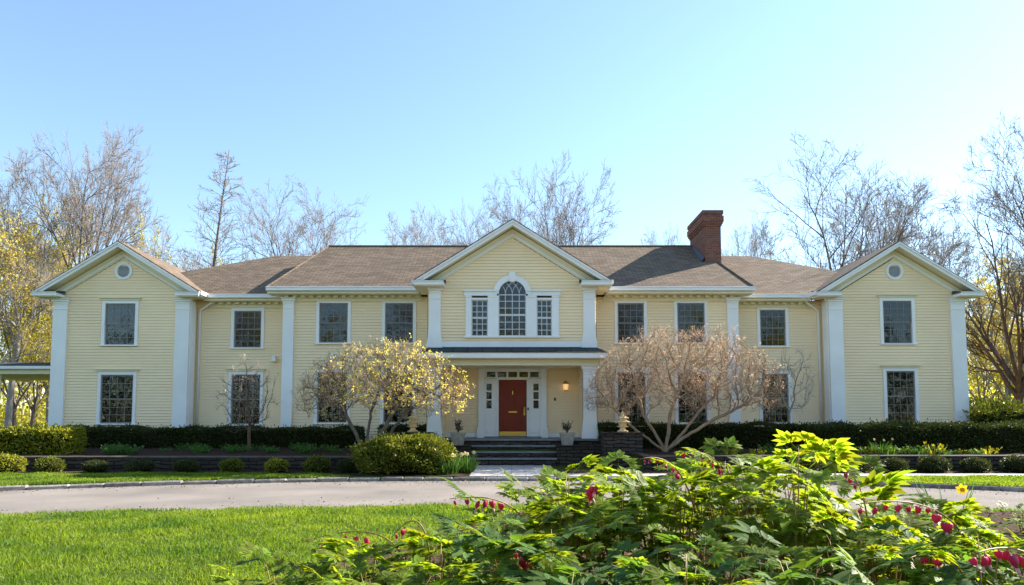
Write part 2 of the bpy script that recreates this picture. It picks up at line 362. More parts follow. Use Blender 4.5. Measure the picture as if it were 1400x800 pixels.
def window(x0, x1, z0, z1, Y, cap=True, cols=4, rows=3, label=None, tw=.115):
    """double-hung window in a wall facing the viewer at depth Y; x0..z1 is the outside of the trim"""
    cx = (x0 + x1) / 2; W_ = hempty('window', (cx, Y, z0), None, label)
    f = MB(); f.box(x0, x0 + tw, Y - .045, Y + .1, z0 + .05, z1); f.box(x1 - tw, x1, Y - .045, Y + .1, z0 + .05, z1)
    f.box(x0 + tw, x1 - tw, Y - .045, Y + .1, z1 - tw, z1); hb(f, 'frame', M['white'], W_, bevel=.006)
    s = MB(); s.box(x0 - .03, x1 + .03, Y - .09, Y + .1, z0, z0 + .05); hb(s, 'sill', M['white'], W_, bevel=.006)
    if cap:
        c = MB(); c.box(x0 - .05, x1 + .05, Y - .075, Y + .01, z1 + .002, z1 + .07); c.box(x0 - .1, x1 + .1, Y - .13, Y + .01, z1 + .072, z1 + .10)
        hb(c, 'cornice', M['cream'], W_, bevel=.005)
    i0, i1, j0, j1 = x0 + tw, x1 - tw, z0 + .05, z1 - tw; zm = (j0 + j1) / 2
    for (q0, q1, yy) in ((zm - .02, j1, Y + .0), (j0, zm + .02, Y + .035)):
        sm = MB(); t = .045
        sm.box(i0, i0 + t, yy, yy + .03, q0, q1); sm.box(i1 - t, i1, yy, yy + .03, q0, q1); sm.box(i0 + t, i1 - t, yy, yy + .03, q1 - t, q1); sm.box(i0 + t, i1 - t, yy, yy + .03, q0, q0 + t)
        w_, h_ = i1 - i0 - 2 * t, q1 - q0 - 2 * t
        for k in range(1, cols): x = i0 + t + w_ * k / cols; sm.box(x - .009, x + .009, yy + .004, yy + .026, q0 + t, q1 - t)
        for k in range(1, rows): z = q0 + t + h_ * k / rows; sm.box(i0 + t, i1 - t, yy + .006, yy + .024, z - .009, z + .009)
        hb(sm, 'sash', M['sash'], W_)
        p = MB(); p.box(i0 + t, i1 - t, yy + .012, yy + .018, q0 + t, q1 - t); hb(p, 'pane', M['glass'], W_)
    if rng.random() < .6:
        zb = j1 - (j1 - j0) * rng.uniform(.15, .5); c = MB(); z = j1
        while z > zb: c.add([(i0, Y + .12, z), (i1, Y + .12, z), (i1, Y + .15, z - .05), (i0, Y + .15, z - .05)], [(0, 1, 2, 3)]); z -= .055
        hb(c, 'blind', M['blind'], W_)
    c = MB(); n_ = 24; vs = []; fs = []
    for k in range(n_ + 1):
        x = i0 - .05 + (i1 - i0 + .1) * k / n_; y = Y + .26 + .03 * math.sin(k * 1.3 + cx)
        vs += [(x, y, j0 - .1), (x, y, j1 + .1)]
    for k in range(n_): fs.append((2 * k, 2 * k + 2, 2 * k + 3, 2 * k + 1))
    c.add(vs, fs); hb(c, 'curtain', M['curtain'], W_)
    return (x0 + .03, x1 - .03, z0 + .03, z1 - .03)
ZB = .62; ZE = 6.128     # foot of the siding and its top under the soffit
def sec(name, xa, xb, Y, wins, z0=ZB, z1=ZE, ext=None):
    mb = MB(); siding(mb, (xa, Y), (xb, Y), z0, z1, [(a - xa, b_ - xa, c, d) for a, b_, c, d in wins], ext); return hb(mb, name, M['siding'])
# main block, recesses
Ym, Yr, Yw, Yc = 25.0, 25.8, 25.2, 23.4
wm = []
for x0, x1 in ((-7.22, -5.94), (-4.79, -3.53), (3.78, 4.98), (5.98, 7.22)):
    wm.append(window(x0, x1, 4.36, 6.0, Ym, cap=False)); wm.append(window(x0 - .02, x1 + .02, 1.42, 3.44, Ym, cap=False))
sec('wall', -8.4, -2.9, Ym, [q for q in wm if q[0] < 0]); sec('wall', 2.9, 8.3, Ym, [q for q in wm if q[0] > 0])
wl = [window(-10.68, -9.42, 4.27, 5.84, Yr, cap=False), window(-10.72, -9.4, 1.37, 3.41, Yr)]
sec('wall', -12.0, -8.4, Yr, wl)
wr = [window(9.32, 10.52, 4.32, 5.88, Yr, cap=False), window(9.34, 10.56, 1.42, 3.44, Yr)]
sec('wall', 8.3, 11.9, Yr, wr)
# the wings with their gables
WG = ((-14.5, (-15.24, -13.89, 4.31, 6.02), (-15.3, -13.87, 1.4, 3.36)), (14.28, (13.68, 14.98, 4.36, 6.12), (13.72, 15.0, 1.47, 3.5)))
SL = .615
for cx, wu, wlo in WG:
    hw = 2.5; ap = 6.12 + hw * SL + .02
    ws = [window(*wu, Yw), window(*wlo, Yw)]
    xa, xb = cx - hw, cx + hw
    sec('wall', xa, xb, Yw, ws, ext=lambda z: (0, 5.0), z1=ZE)
    sec('gable_wall', xa, xb, Yw, [(cx - .2, cx + .2, 6.93, 7.33)], z0=ZE, z1=ZE + 1.7, ext=lambda z: (max(0, (z - ZE + .05) / SL), 5.0 - max(0, (z - ZE + .05) / SL)))
    for s in (-1, 1):
        mb = MB(); X = cx + s * hw
        if s > 0: siding(mb, (X, Yw), (X, 33), ZB, ZE + .1)
        else: siding(mb, (X, 33), (X, Yw), ZB, ZE + .1)
        hb(mb, 'side_wall', M['siding'])
    # round gable vent
    V = hempty('gable_vent', (cx, Yw, 7.13)); r_ = MB(); n_ = 28
    vs = []; fs = []
    for k in range(n_):
        a = 2 * math.pi * k / n_
        for rr, yy in ((.33, .0), (.33, -.05), (.235, -.05), (.235, .05)): vs.append((cx + rr * math.cos(a), Yw + yy, 7.13 + rr * math.sin(a)))
    for k in range(n_):
        a = 4 * k; b2 = 4 * ((k + 1) % n_)
        for q in range(3): fs.append((a + q, b2 + q, b2 + q + 1, a + q + 1))
    r_.add(vs, fs); hb(r_, 'vent_ring', M['white'], V)
    lv = MB(); z = 7.13 - .21
    while z < 7.13 + .21:
        hwz = math.sqrt(max(0, .24 ** 2 - (z + .02 - 7.13) ** 2)); lv.add([(cx - hwz, Yw - .015, z), (cx + hwz, Yw - .015, z), (cx + hwz, Yw + .03, z + .05), (cx - hwz, Yw + .03, z + .05)], [(0, 1, 2, 3)]); z += .045
    hb(lv, 'louvre', mat('louvre_grey', (.55, .56, .57), .6), V)

# flat pilasters: shaft, necking, cap and plinth; the porch ones flare at the foot
def pilaster(xa, xb, Y, z0, z1, flare=0, d=.09, name='pilaster', side=0, depth=None):
    p = MB(); fl_ = .05; w_ = xb - xa; yb = Y + (depth or .02)
    if flare:
        pts = []
        for k in range(9): t = k / 8; pts.append((xa - flare * (1 - t) ** 2, z0 + .12 + t * .75))
        pts2 = [(xb + (xa - x), z) for x, z in pts]
        p.prism([(xa - flare, z0)] + pts + [(xa, z1 - .2), (xb, z1 - .2)] + pts2[::-1] + [(xb + flare, z0)], Y - d, yb)
    else:
        p.box(xa, xb, Y - d, yb, z0 + .25, z1 - .2); p.box(xa - .035, xb + .035, Y - d - .035, yb, z0, z0 + .25)
    p.box(xa - .02, xb + .02, Y - d - .02, yb, z1 - .42, z1 - .39)
    p.box(xa - .015, xb + .015, Y - d - .015, yb, z1 - .2, z1 - .12)
    p.box(xa - .05, xb + .05, Y - d - .05, yb, z1 - .118, z1 - .04); p.box(xa - .08, xb + .08, Y - d - .08, yb, z1 - .038, z1)
    return hb(p, name, M['white'], bevel=.006)
for cx, _, _ in WG:
    for s in (-1, 1):
        xo = cx + s * 2.53; xi = xo - s * .52
        pilaster(min(xo, xi), max(xo, xi), Yw, ZB, 6.08)
        inner = (s > 0) == (cx < 0)
        # the return of the corner board on the side wall
        q = MB(); X = cx + s * 2.5; q.box(min(X, X + s * .06), max(X, X + s * .06), Yw + .02, Yw + .38, ZB, 6.0); hb(q, 'corner_board', M['white'], bevel=.005)
pilaster(-8.43, -8.03, Ym, ZB, 6.08); pilaster(7.93, 8.33, Ym, ZB, 6.08)
for s, X in ((-1, -8.4), (1, 8.3)):
    mb = MB(); siding(mb, *(((X, Yr), (X, Ym)) if s < 0 else ((X, Ym), (X, Yr))), ZB, ZE); hb(mb, 'side_wall', M['siding'])
# downspouts at the inner corners of the wings
for X in (-11.86, 11.64):
    d = MB(); s = 1 if X < 0 else -1
    d.tube([(X + s * .55, 25.5, 6.2), (X + s * .5, 25.55, 6.0), (X + s * .05, 25.7, 5.75), (X, 25.74, 5.6), (X, 25.74, .7)], .045, 8); hb(d, 'downspout', M['white'], smooth=True)

# centre bay: porch side walls below, gable above
cb = MB(); ARC = [(2.91 - math.sqrt(max(.0004, .6 ** 2 - (z - 5.92) ** 2)), 2.91 + math.sqrt(max(.0004, .6 ** 2 - (z - 5.92) ** 2)), z - .055, z + .055) for z in [5.95 + .11 * k for k in range(6)]]
siding(cb, (-2.9, Yc), (2.9, Yc), 4.076, ZE, [(1.32, 4.5, 4.42, 5.98)] + ARC)
siding(cb, (-2.9, Yc), (2.9, Yc), ZE, ZE + 1.9, ARC, lambda z: (max(0, (z - ZE + .05) / .63), 5.8 - max(0, (z - ZE + .05) / .63)))
siding(cb, (-2.9, Ym), (-2.9, Yc), 3.5, ZE + .1); siding(cb, (2.9, Yc), (2.9, Ym), 3.5, ZE + .1); hb(cb, 'gable_wall', M['siding'])
pilaster(-2.86, -2.46, Yc, 4.06, 6.16, .07); pilaster(2.46, 2.86, Yc, 4.06, 6.16, .07)
bd = MB(); bd.box(-2.44, 2.44, Yc - .05, Yc + .02, 4.08, 4.28); hb(bd, 'band_board', M['white'], bevel=.006)
for s in (-1, 1):
    pw = MB(); a, c = (-2.9, -2.42) if s < 0 else (2.42, 2.9)
    siding(pw, (a, 23.3), (c, 23.3), .95, 3.4)
    if s < 0: siding(pw, (-2.9, Ym), (-2.9, 23.3), ZB, 3.5); siding(pw, (-2.42, 23.3), (-2.42, 24.9), .95, 3.45)
    else: siding(pw, (2.9, 23.3), (2.9, Ym), ZB, 3.5); siding(pw, (2.42, 24.9), (2.42, 23.3), .95, 3.45)
    siding(pw, *(((-2.42, 24.9), (-1.2, 24.9)) if s < 0 else ((1.22, 24.9), (2.42, 24.9))), 1.12, 3.45)
    hb(pw, 'porch_wall', M['siding'])
for a, c in ((-2.83, -2.42), (2.42, 2.86)): pilaster(a, c, 23.3, .95, 3.42, .07, d=.2, name='porch_column')
bb = MB(); bb.box(-2.42, -1.2, 24.86, 24.92, .95, 1.12); bb.box(1.22, 2.42, 24.86, 24.92, .95, 1.12); hb(bb, 'base_board', M['white'], bevel=.005)
be = MB(); be.box(-2.95, 2.98, 23.0, 23.42, 3.42, 3.62); be.box(-2.98, 3.01, 22.97, 23.42, 3.5, 3.53)
hb(be, 'porch_beam', M['cream'], bevel=.005)
ce = MB(); ce.box(-2.42, 2.42, 23.42, 24.9, 3.45, 3.5); hb(ce, 'porch_ceiling', M['cream'])
pr = MB(); pr.box(-3.1, 3.13, 22.72, 23.4, 3.622, 3.66); hb(pr, 'porch_soffit', M['cream'])
pf = MB(); pf.box(-3.12, 3.15, 22.62, 22.73, 3.64, 3.82); pf.box(-3.12, -3.02, 22.73, 23.4, 3.662, 3.82); pf.box(3.05, 3.15, 22.73, 23.4, 3.662, 3.82); hb(pf, 'porch_fascia', M['white'], bevel=.008)
rf = MB(); rf.add([(-3.16, 22.58, 3.83), (3.19, 22.58, 3.83), (2.9, 23.4, 4.08), (-2.87, 23.4, 4.08), (-3.16, 23.6, 3.83), (3.19, 23.6, 3.83), (3.19, 22.58, 3.822), (-3.16, 22.58, 3.822)],
                  [(0, 1, 2, 3), (0, 3, 4), (1, 5, 2), (0, 7, 6, 1)]); pro = hb(rf, 'porch_roof', M['dark_roof'])
# palladian window
PW = hempty('palladian_window', (0, Yc, 4.4), None, 'three-part arched window in the centre gable')
f = MB(); y0, y1 = Yc - .07, Yc + .06
for a, c in ((-1.6, -1.4), (-.83, -.47), (.49, .85), (1.38, 1.62)):
    f.box(a, c, y0, y1, 4.46, 5.86); f.box(a - .01, c + .01, y0 - .02, y1, 5.80, 5.86)
f.box(-1.64, 1.66, y0 - .03, y1, 4.4, 4.46)
for a, c in ((-1.66, -.52), (.54, 1.68)): f.box(a, c, y0 - .02, y1, 5.862, 6.0); f.box(a - .03, c + .03, y0 - .07, y1, 6.002, 6.05)
f.box(-1.4, -.83, y0 + .005, y1, 5.72, 5.79); f.box(.85, 1.38, y0 + .005, y1, 5.72, 5.79)
hb(f, 'frame', M['white'], PW, bevel=.005)
ar = MB(); n_ = 24; vs = []; fs = []; cxp, czp = .01, 5.92
for k in range(n_ + 1):
    a = math.pi * k / n_
    for rr, yy in ((.66, .03), (.66, -.10), (.47, -.10), (.47, .06)): vs.append((cxp + rr * math.cos(a), Yc + yy, czp + rr * math.sin(a)))
for k in range(n_):
    for q in range(3): fs.append((4 * k + q, 4 * k + 4 + q, 4 * k + 5 + q, 4 * k + 1 + q))
ar.add(vs, fs); ar.prism([(-.08, 6.34), (.10, 6.34), (.13, 6.68), (-.11, 6.68)], Yc - .13, Yc + .02); hb(ar, 'arch', M['white'], PW)
sm = MB(); gl_ = MB(); t = .035; yy = Yc
def sashgrid(x0, x1, z0, z1, cols, rows):
    sm.box(x0, x0 + t, yy, yy + .03, z0, z1); sm.box(x1 - t, x1, yy, yy + .03, z0, z1); sm.box(x0 + t, x1 - t, yy, yy + .03, z0, z0 + t); sm.box(x0 + t, x1 - t, yy, yy + .03, z1 - t, z1)
    for k in range(1, cols): x = x0 + (x1 - x0) * k / cols; sm.box(x - .012, x + .012, yy + .004, yy + .026, z0 + t, z1 - t)
    for k in range(1, rows): z = z0 + (z1 - z0) * k / rows; sm.box(x0 + t, x1 - t, yy + .006, yy + .024, z - .012, z + .012)
for a, c in ((-1.4, -.83), (.85, 1.38)): sashgrid(a, c, 5.1, 5.72, 3, 3); sashgrid(a, c, 4.46, 5.1, 3, 3); gl_.box(a, c, yy + .012, yy + .018, 4.46, 5.72)
sashgrid(-.47, .49, 5.2, 5.92, 4, 3); sashgrid(-.47, .49, 4.46, 5.2, 4, 3)
pts = [(cxp + .475 * math.cos(math.pi * k / 20), czp + .475 * math.sin(math.pi * k / 20)) for k in range(21)]
gl_.prism([(-.465, 4.46)] + pts[::-1] + [(.485, 4.46)], yy + .012, yy + .018)
for k in range(1, 4):
    for s in (-1, 1):    # intersecting gothic tracery
        x = cxp + s * (.475 - .2375 * k); P_ = []
        for q in range(9):
            a = q / 8 * 1.25; px_, pz = x + s * -1 * (.475 - .475 * math.cos(a)), czp + .475 * math.sin(a)
            if (px_ - cxp) ** 2 + (pz - czp) ** 2 < .475 ** 2: P_.append((px_, yy + .015, pz))
        if len(P_) > 1: sm.tube(P_, .012, 4)
hb(sm, 'sash', mat('white_sash', (.62, .62, .6), .5), PW); hb(gl_, 'pane', M['glass'], PW)
c = MB(); c.box(-1.5, 1.5, Yc + .25, Yc + .27, 4.3, 5.9); c.box(-.6, .6, Yc + .248, Yc + .268, 5.9, 6.5); hb(c, 'curtain', M['curtain'], PW)

# roofs
def poly(mb, pts): return mb.add(pts, [tuple(range(len(pts)))])
X0, X1 = -8.9, 8.78; EY, RY, BY = 24.5, 28.7, 32.9; ez, rz_ = 6.38, 8.97
rm = MB()
poly(rm, [(X0, EY, ez), (X1, EY, ez), (7.8, RY, rz_), (-7.8, RY, rz_)]); poly(rm, [(X1, BY, ez), (X0, BY, ez), (-7.8, RY, rz_), (7.8, RY, rz_)])
poly(rm, [(X0, BY, ez), (X0, EY, ez), (-7.8, RY, rz_)]); poly(rm, [(X1, EY, ez), (X1, BY, ez), (7.8, RY, rz_)])
ROOF = hb(rm, 'roof', M['roof'])
rc = MB(); rc.tube([(-7.8, RY, rz_ + .01), (7.8, RY, rz_ + .01)], .05, 6); 
for s, X in ((-1, X0), (1, X1)): rc.tube([(s * 7.8, RY, rz_), (X, EY, ez + .02)], .035, 5)
hb(rc, 'ridge_cap', M['roof'])
for s in (-1, 1):
    rr = MB(); e2 = 6.27; r2 = 8.73; xe = s * 10.38; xf = s * 13.6
    A = [(s * 8.0, 25.35, e2), (xf, 25.35, e2), (xf, 27.5, e2 + .607 * 2.15), (xe, 29.4, r2), (s * 7.0, 29.4, r2)]
    poly(rr, A if s > 0 else A[::-1])
    B = [(xf, 27.5, 7.57), (xf + s * 1.5, 29.4, 6.9), (xf, 31.3, 7.57), (xe, 29.4, r2)]
    poly(rr, [B[0], B[1], B[3]]); poly(rr, [B[1], B[2], B[3]])
    C = [(s * 7.0, 29.4, r2), (xe, 29.4, r2), (xf, 31.3, 7.57), (xf, 33.45, 6.27), (s * 8.0, 33.45, 6.27)]
    poly(rr, C); hb(rr, 'roof', M['roof'])
def gable_roof(cx, hw, y0, y1, ze, sl):
    g_ = MB(); za = ze + hw * sl; t = .05
    poly(g_, [(cx - hw, y1, ze), (cx - hw, y0, ze), (cx, y0, za), (cx, y1, za)]); poly(g_, [(cx + hw, y0, ze), (cx + hw, y1, ze), (cx, y1, za), (cx, y0, za)])
    poly(g_, [(cx - hw, y0, ze), (cx - hw, y0, ze - t), (cx, y0, za - t), (cx, y0, za)]); poly(g_, [(cx, y0, za), (cx, y0, za - t), (cx + hw, y0, ze - t), (cx + hw, y0, ze)])
    hb(g_, 'roof', M['roof'])
    # rake boards, soffit under the rake, frieze on the wall, eave gutters, cornice returns
    k = math.sqrt(1 + sl * sl)
    def band(o0, o1, ya, yb, name, m_, lo=0):
        b_ = MB()
        for s in (-1, 1):
            P_ = [(cx, za - o0 * k), (cx + s * hw * 1.0, za - hw * sl - o0 * k), (cx + s * hw, za - hw * sl - o1 * k), (cx, za - o1 * k)]
            if lo:   # stop at height lo
                xo = (za - o1 * k - lo) / sl; xo2 = (za - o0 * k - lo) / sl
                P_ = [(cx, za - o0 * k), (cx + s * xo2, lo), (cx + s * xo, lo), (cx, za - o1 * k)]
            b_.prism(P_ if s < 0 else P_[::-1], ya, yb)
        hb(b_, name, m_)
    band(.052, .20, y0, y0 + .04, 'rake_board', M['white']); band(.047, .10, y0 - .04, y0 - .003, 'rake_moulding', M['white'])
    band(.14, .17, y0 + .042, y0 + .50, 'rake_soffit', M['cream'])
    band(.20, .46, y0 + .42, y0 + .475, 'rake_frieze', M['cream'], lo=ze - .06)
    band(.36, .42, y0 + .39, y0 + .418, 'rake_frieze_moulding', M['white'], lo=ze - .02)
    return za
gable_roof(-14.5, 3.02, 24.73, 33.2, 6.32, SL); gable_roof(14.24, 3.02, 24.73, 33.2, 6.32, SL); gable_roof(.02, 3.34, 22.93, 28.2, 6.36, .628)
def returns(cx, hw, y0, yw, ze, ln=.85):
    for s in (-1, 1):
        r1 = MB(); r2 = MB(); r3 = MB(); r4 = MB()
        a = cx + s * (hw + .02); b_ = cx + s * (hw - ln); x0, x1 = min(a, b_), max(a, b_)
        r1.box(x0, x1, y0 - .03, yw, ze - .20, ze - .06)            # white cornice
        r1.box(x0 - .03 * (s < 0), x1 + .03 * (s > 0), y0 - .06, yw, ze - .10, ze - .055)
        r2.add([(x0 - .03, y0 - .07, ze - .05), (x1 + .03, y0 - .07, ze - .05), (x1 + .03, yw, ze + .06), (x0 - .03, yw, ze + .06), (x0 - .03, yw, ze - .05), (x1 + .03, yw, ze - .05)],
               [(0, 1, 2, 3), (0, 3, 4), (1, 5, 2)])
        i0 = cx + s * (hw - .42); i1 = cx + s * (hw - ln + .06); 
        r3.box(min(i0, i1), max(i0, i1), yw - .12, yw, ze - .32, ze - .202)
        r4.box(min(a, i1) + .03, max(a, i1) - .03, y0 + .02, yw, ze - .225, ze - .201)
        hb(r1, 'cornice_return', M['white'], bevel=.006); hb(r2, 'cornice_return_cap', M['dark_roof']); hb(r3, 'entablature', M['white'], bevel=.006); hb(r4, 'cornice_soffit', M['cream'])
returns(-14.5, 3.02, 24.73, Yw, 6.32); returns(14.24, 3.02, 24.73, Yw, 6.32); returns(.02, 3.34, 22.93, Yc, 6.36, 1.0)
# eaves that run back along the gable roofs
eb = MB(); es = MB()
for cx, hw, y0, y1, ze, wx in ((-14.5, 3.02, 24.78, 25.35, 6.32, 2.5), (14.24, 3.02, 24.78, 25.35, 6.32, 2.5), (.02, 3.34, 22.98, 24.5, 6.36, 2.9)):
    for s in (-1, 1):
        yb = y1 if (s > 0) == (cx < 0) or abs(cx) < 1 else 33
        a, b_ = cx + s * hw, cx + s * (hw - .05)
        eb.box(min(a, a + s * .10), max(a, a + s * .10), y0, yb, ze - .16, ze - .01); c, d = cx + s * wx, cx + s * (hw - .01)
        es.box(min(c, d), max(c, d), y0 + .3, yb + .3, ze - .20, ze - .165)
hb(eb, 'gutter', M['white'], bevel=.01); hb(es, 'soffit', M['cream'])
# main eaves: gutter, soffit, frieze with dentils
def eave(xa, xb, ye, yw, ze, ends=(0, 0)):
    a = MB(); a.box(xa, xb, ye - .11, ye, ze - .13, ze - .005); a.box(xa, xb, ye - .13, ye - .02, ze - .03, ze + .012)
    for k, e in enumerate(ends):
        if e: X = (xa, xb)[k]; a.box(min(X, X + (.1, -.1)[k]) - (.1, 0)[k] * 0, max(X, X + (.1, -.1)[k]), ye + .002, yw + 1.2, ze - .13, ze - .005)
    hb(a, 'gutter', M['white'], bevel=.01)
    a = MB(); a.box(xa + .02, xb - .02, ye, yw, ze - .22, ze - .135); hb(a, 'soffit', M['cream'])
    xw0, xw1 = xa + (.45 if ends[0] else 0), xb - (.45 if ends[1] else 0)
    a = MB(); a.box(xw0, xw1, yw - .05, yw + .02, ze - .40, ze - .222); a.box(xw0, xw1, yw - .07, yw + .02, ze - .425, ze - .402)
    x = xw0 + .1
    while x < xw1 - .15: a.box(x, x + .14, yw - .20, yw - .052, ze - .31, ze - .222); x += .30
    hb(a, 'frieze', M['cream'])
eave(X0, -3.34, 24.5, Ym, 6.38, (1, 0)); eave(3.4, X1, 24.5, Ym, 6.38, (0, 1)); eave(-11.5, -8.45, 25.35, Yr, 6.27); eave(8.35, 11.2, 25.35, Yr, 6.27)
# back walls close the volume
bw = MB(); siding(bw, (8.3, 32.5), (-8.4, 32.5), ZB, ZE + .2); siding(bw, (17, 33), (8.3, 33), ZB, ZE + .2); siding(bw, (-8.4, 33), (-17, 33), ZB, ZE + .2); hb(bw, 'back_wall', M['siding'])
# chimney
CH = MB(); c0 = (7.72, 26.95); cw, cd = .66, 2.2
def cbox(e, z0, z1): CH.box(c0[0] - e, c0[0] + cw + e, c0[1] - e, c0[1] + cd + e, z0, z1)
cbox(0, 7.0, 9.35); cbox(.035, 9.352, 9.43); cbox(.07, 9.432, 9.51); cbox(.10, 9.512, 9.75); cbox(.06, 9.752, 9.83); cbox(.09, 9.832, 9.98)
ch = hb(CH, 'chimney', M['brick']); ch.parent = ROOF; ch.location = (0, 0, 0)
fl2 = MB()
fx = MB(); fx.add([(c0[0] - .02, c0[1] - .03, 7.93), (c0[0] - .02, c0[1] + 1.9, 9.0), (c0[0] - .02, c0[1] + 1.9, 9.12), (c0[0] - .02, c0[1] - .03, 8.07),
                   (c0[0] - .14, c0[1] - .03, 7.9), (c0[0] - .14, c0[1] + 1.9, 8.98)], [(0, 1, 2, 3), (4, 5, 2, 3)])
o = hb(fx, 'chimney_flashing', M['black']); o.parent = ROOF; o.location = (0, 0, 0)

# front door with sidelights
DY = 24.9
DS = hempty('door_surround', (0, DY, .95))
f = MB()
for a, c in ((-1.22, -1.0), (1.04, 1.26)): f.box(a, c, DY - .12, DY + .02, 1.3, 3.45); f.box(a - .05, c + .05, DY - .16, DY + .02, .93, 1.3); 
f.box(-1.0, -.5, DY - .03, DY + .02, .93, 2.0); f.box(.56, 1.04, DY - .03, DY + .02, .93, 2.0)
for a, c in ((-1.0, -.93), (-.74, -.5), (.56, .78), (.97, 1.04)): f.box(a, c, DY - .05, DY + .02, 2.002, 3.09)
f.box(-.56, -.485, DY - .08, DY + .02, .99, 3.04); f.box(.535, .61, DY - .08, DY + .02, .99, 3.04); f.box(-.56, .61, DY - .08, DY + .02, 3.042, 3.10)
f.box(-1.0, 1.04, DY - .055, DY + .02, 3.102, 3.14); f.box(-1.0, 1.04, DY - .055, DY + .02, 3.33, 3.45)
for k in range(6): x = -.96 + k * .395; f.box(x - .04 if k else -1.0, x + .04 if k < 5 else 1.04, DY - .05, DY + .02, 3.142, 3.328)
for z in (2.29, 2.60): f.box(-.93, -.74, DY - .04, DY + .01, z, z + .05); f.box(.78, .97, DY - .04, DY + .01, z, z + .05)
f.box(-.93, -.74, DY - .04, DY + .01, 2.90, 3.09); f.box(.78, .97, DY - .04, DY + .01, 2.90, 3.09)
for a, c in ((-.92, -.6), (.64, .96)): f.box(a, c, DY - .045, DY - .032, 1.12, 1.85)
hb(f, 'frame', M['white'], DS, bevel=.004)
p = MB(); p.box(-.95, -.73, DY + .0, DY + .006, 2.0, 2.92); p.box(.77, .98, DY + .0, DY + .006, 2.0, 2.92); p.box(-.98, 1.02, DY + .0, DY + .006, 3.12, 3.34); hb(p, 'pane', M['glass'], DS)
lit = mat('hall_wall_warm', (.55, .42, .20), .8)
p = MB(); p.box(-1.3, 1.3, DY + .25, DY + .27, .95, 3.45); hb(p, 'hall_interior', lit, DS)
p = MB(); p.box(-1.0, 1.05, DY - .36, DY + .0, .935, .985); hb(p, 'threshold', M['cap'], DS, bevel=.006)
DO = hempty('front_door', (0, DY, .99)); d = MB(); d.box(-.48, .53, DY - .03, DY + .02, .99, 3.035)
for a, c in ((-.38, -.02), (.07, .43)):
    for z0, z1 in ((1.2, 1.75), (1.92, 2.35), (2.5, 2.9)):
        d.box(a, c, DY - .036, DY - .031, z0, z1); d.box(a + .05, c - .05, DY - .05, DY - .037, z0 + .05, z1 - .05)
hb(d, 'door_leaf', M['door'], DO, bevel=.004)
k = MB(); k.box(-.46, .51, DY - .056, DY - .051, 1.0, 1.16); hb(k, 'kick_plate', M['brass'], DO)
k = MB(); k.box(-.13, .18, DY - .07, DY - .051, 1.84, 1.90); hb(k, 'mail_slot', M['brass'], DO, bevel=.004)
k = MB(); k.lathe([(.035, 0), (.05, .03), (.02, .06)], (.025, DY - .07, 2.62), 10); k.box(.005, .045, DY - .08, DY - .051, 2.5, 2.68); hb(k, 'knocker', M['brass'], DO)
k = MB(); k.box(.42, .48, DY - .065, DY - .051, 1.75, 2.05); k.tube([(.45, DY - .07, 2.0), (.45, DY - .12, 1.98), (.45, DY - .12, 1.84), (.45, DY - .07, 1.82)], .014, 6); k.lathe([(.04, 0), (.04, .04), (0.01, .06)], (.45, DY - .1, 2.0), 10); hb(k, 'handle', M['brass'], DO)
k = MB(); k.box(.56, .61, DY - .10, DY - .081, 1.93, 2.03); hb(k, 'lock_keypad', M['black'], DS, bevel=.008)
DB = MB(); DB.box(1.53, 1.60, DY - .04, DY - .018, 2.28, 2.39); hb(DB, 'doorbell', M['black'], bevel=.008)
for X in (-1.87, 1.95):
    Lm = hempty('porch_lamp', (X, DY, 2.8))
    k = MB(); k.box(X - .05, X + .05, DY - .04, DY - .01, 2.78, 3.0); k.tube([(X, DY - .03, 2.95), (X, DY - .1, 3.0), (X, DY - .15, 2.96)], .012, 6)
    k.lathe([(.125, 0), (.09, .06), (.05, .09), (.015, .12), (.01, .15)], (X, DY - .15, 2.88), 8); k.lathe([(.07, 0), (.09, .015), (.07, .03)], (X, DY - .15, 2.64), 8)
    for q in range(4): a = .785 + 1.571 * q; k.tube([(X + .075 * math.cos(a), DY - .15 + .075 * math.sin(a), 2.66), (X + .108 * math.cos(a), DY - .15 + .108 * math.sin(a), 2.885)], .006, 4)
    hb(k, 'bracket', M['brass'], Lm)
    k = MB(); k.lathe([(.075, .0), (.105, .21)], (X, DY - .15, 2.67), 8); hb(k, 'glass_shade', M['lamp'], Lm)
# white flood-light boxes on the facade
for X in (-9.0, -6.6):
    Y_ = Yr if X < -8.4 else Ym
    k = MB(); k.box(X - .07, X + .07, Y_ - .14, Y_ - .018, 3.85, 4.0); k.box(X - .1, X + .1, Y_ - .2, Y_ - .03, 3.78, 3.848); hb(k, 'floodlight', M['white'], bevel=.01)

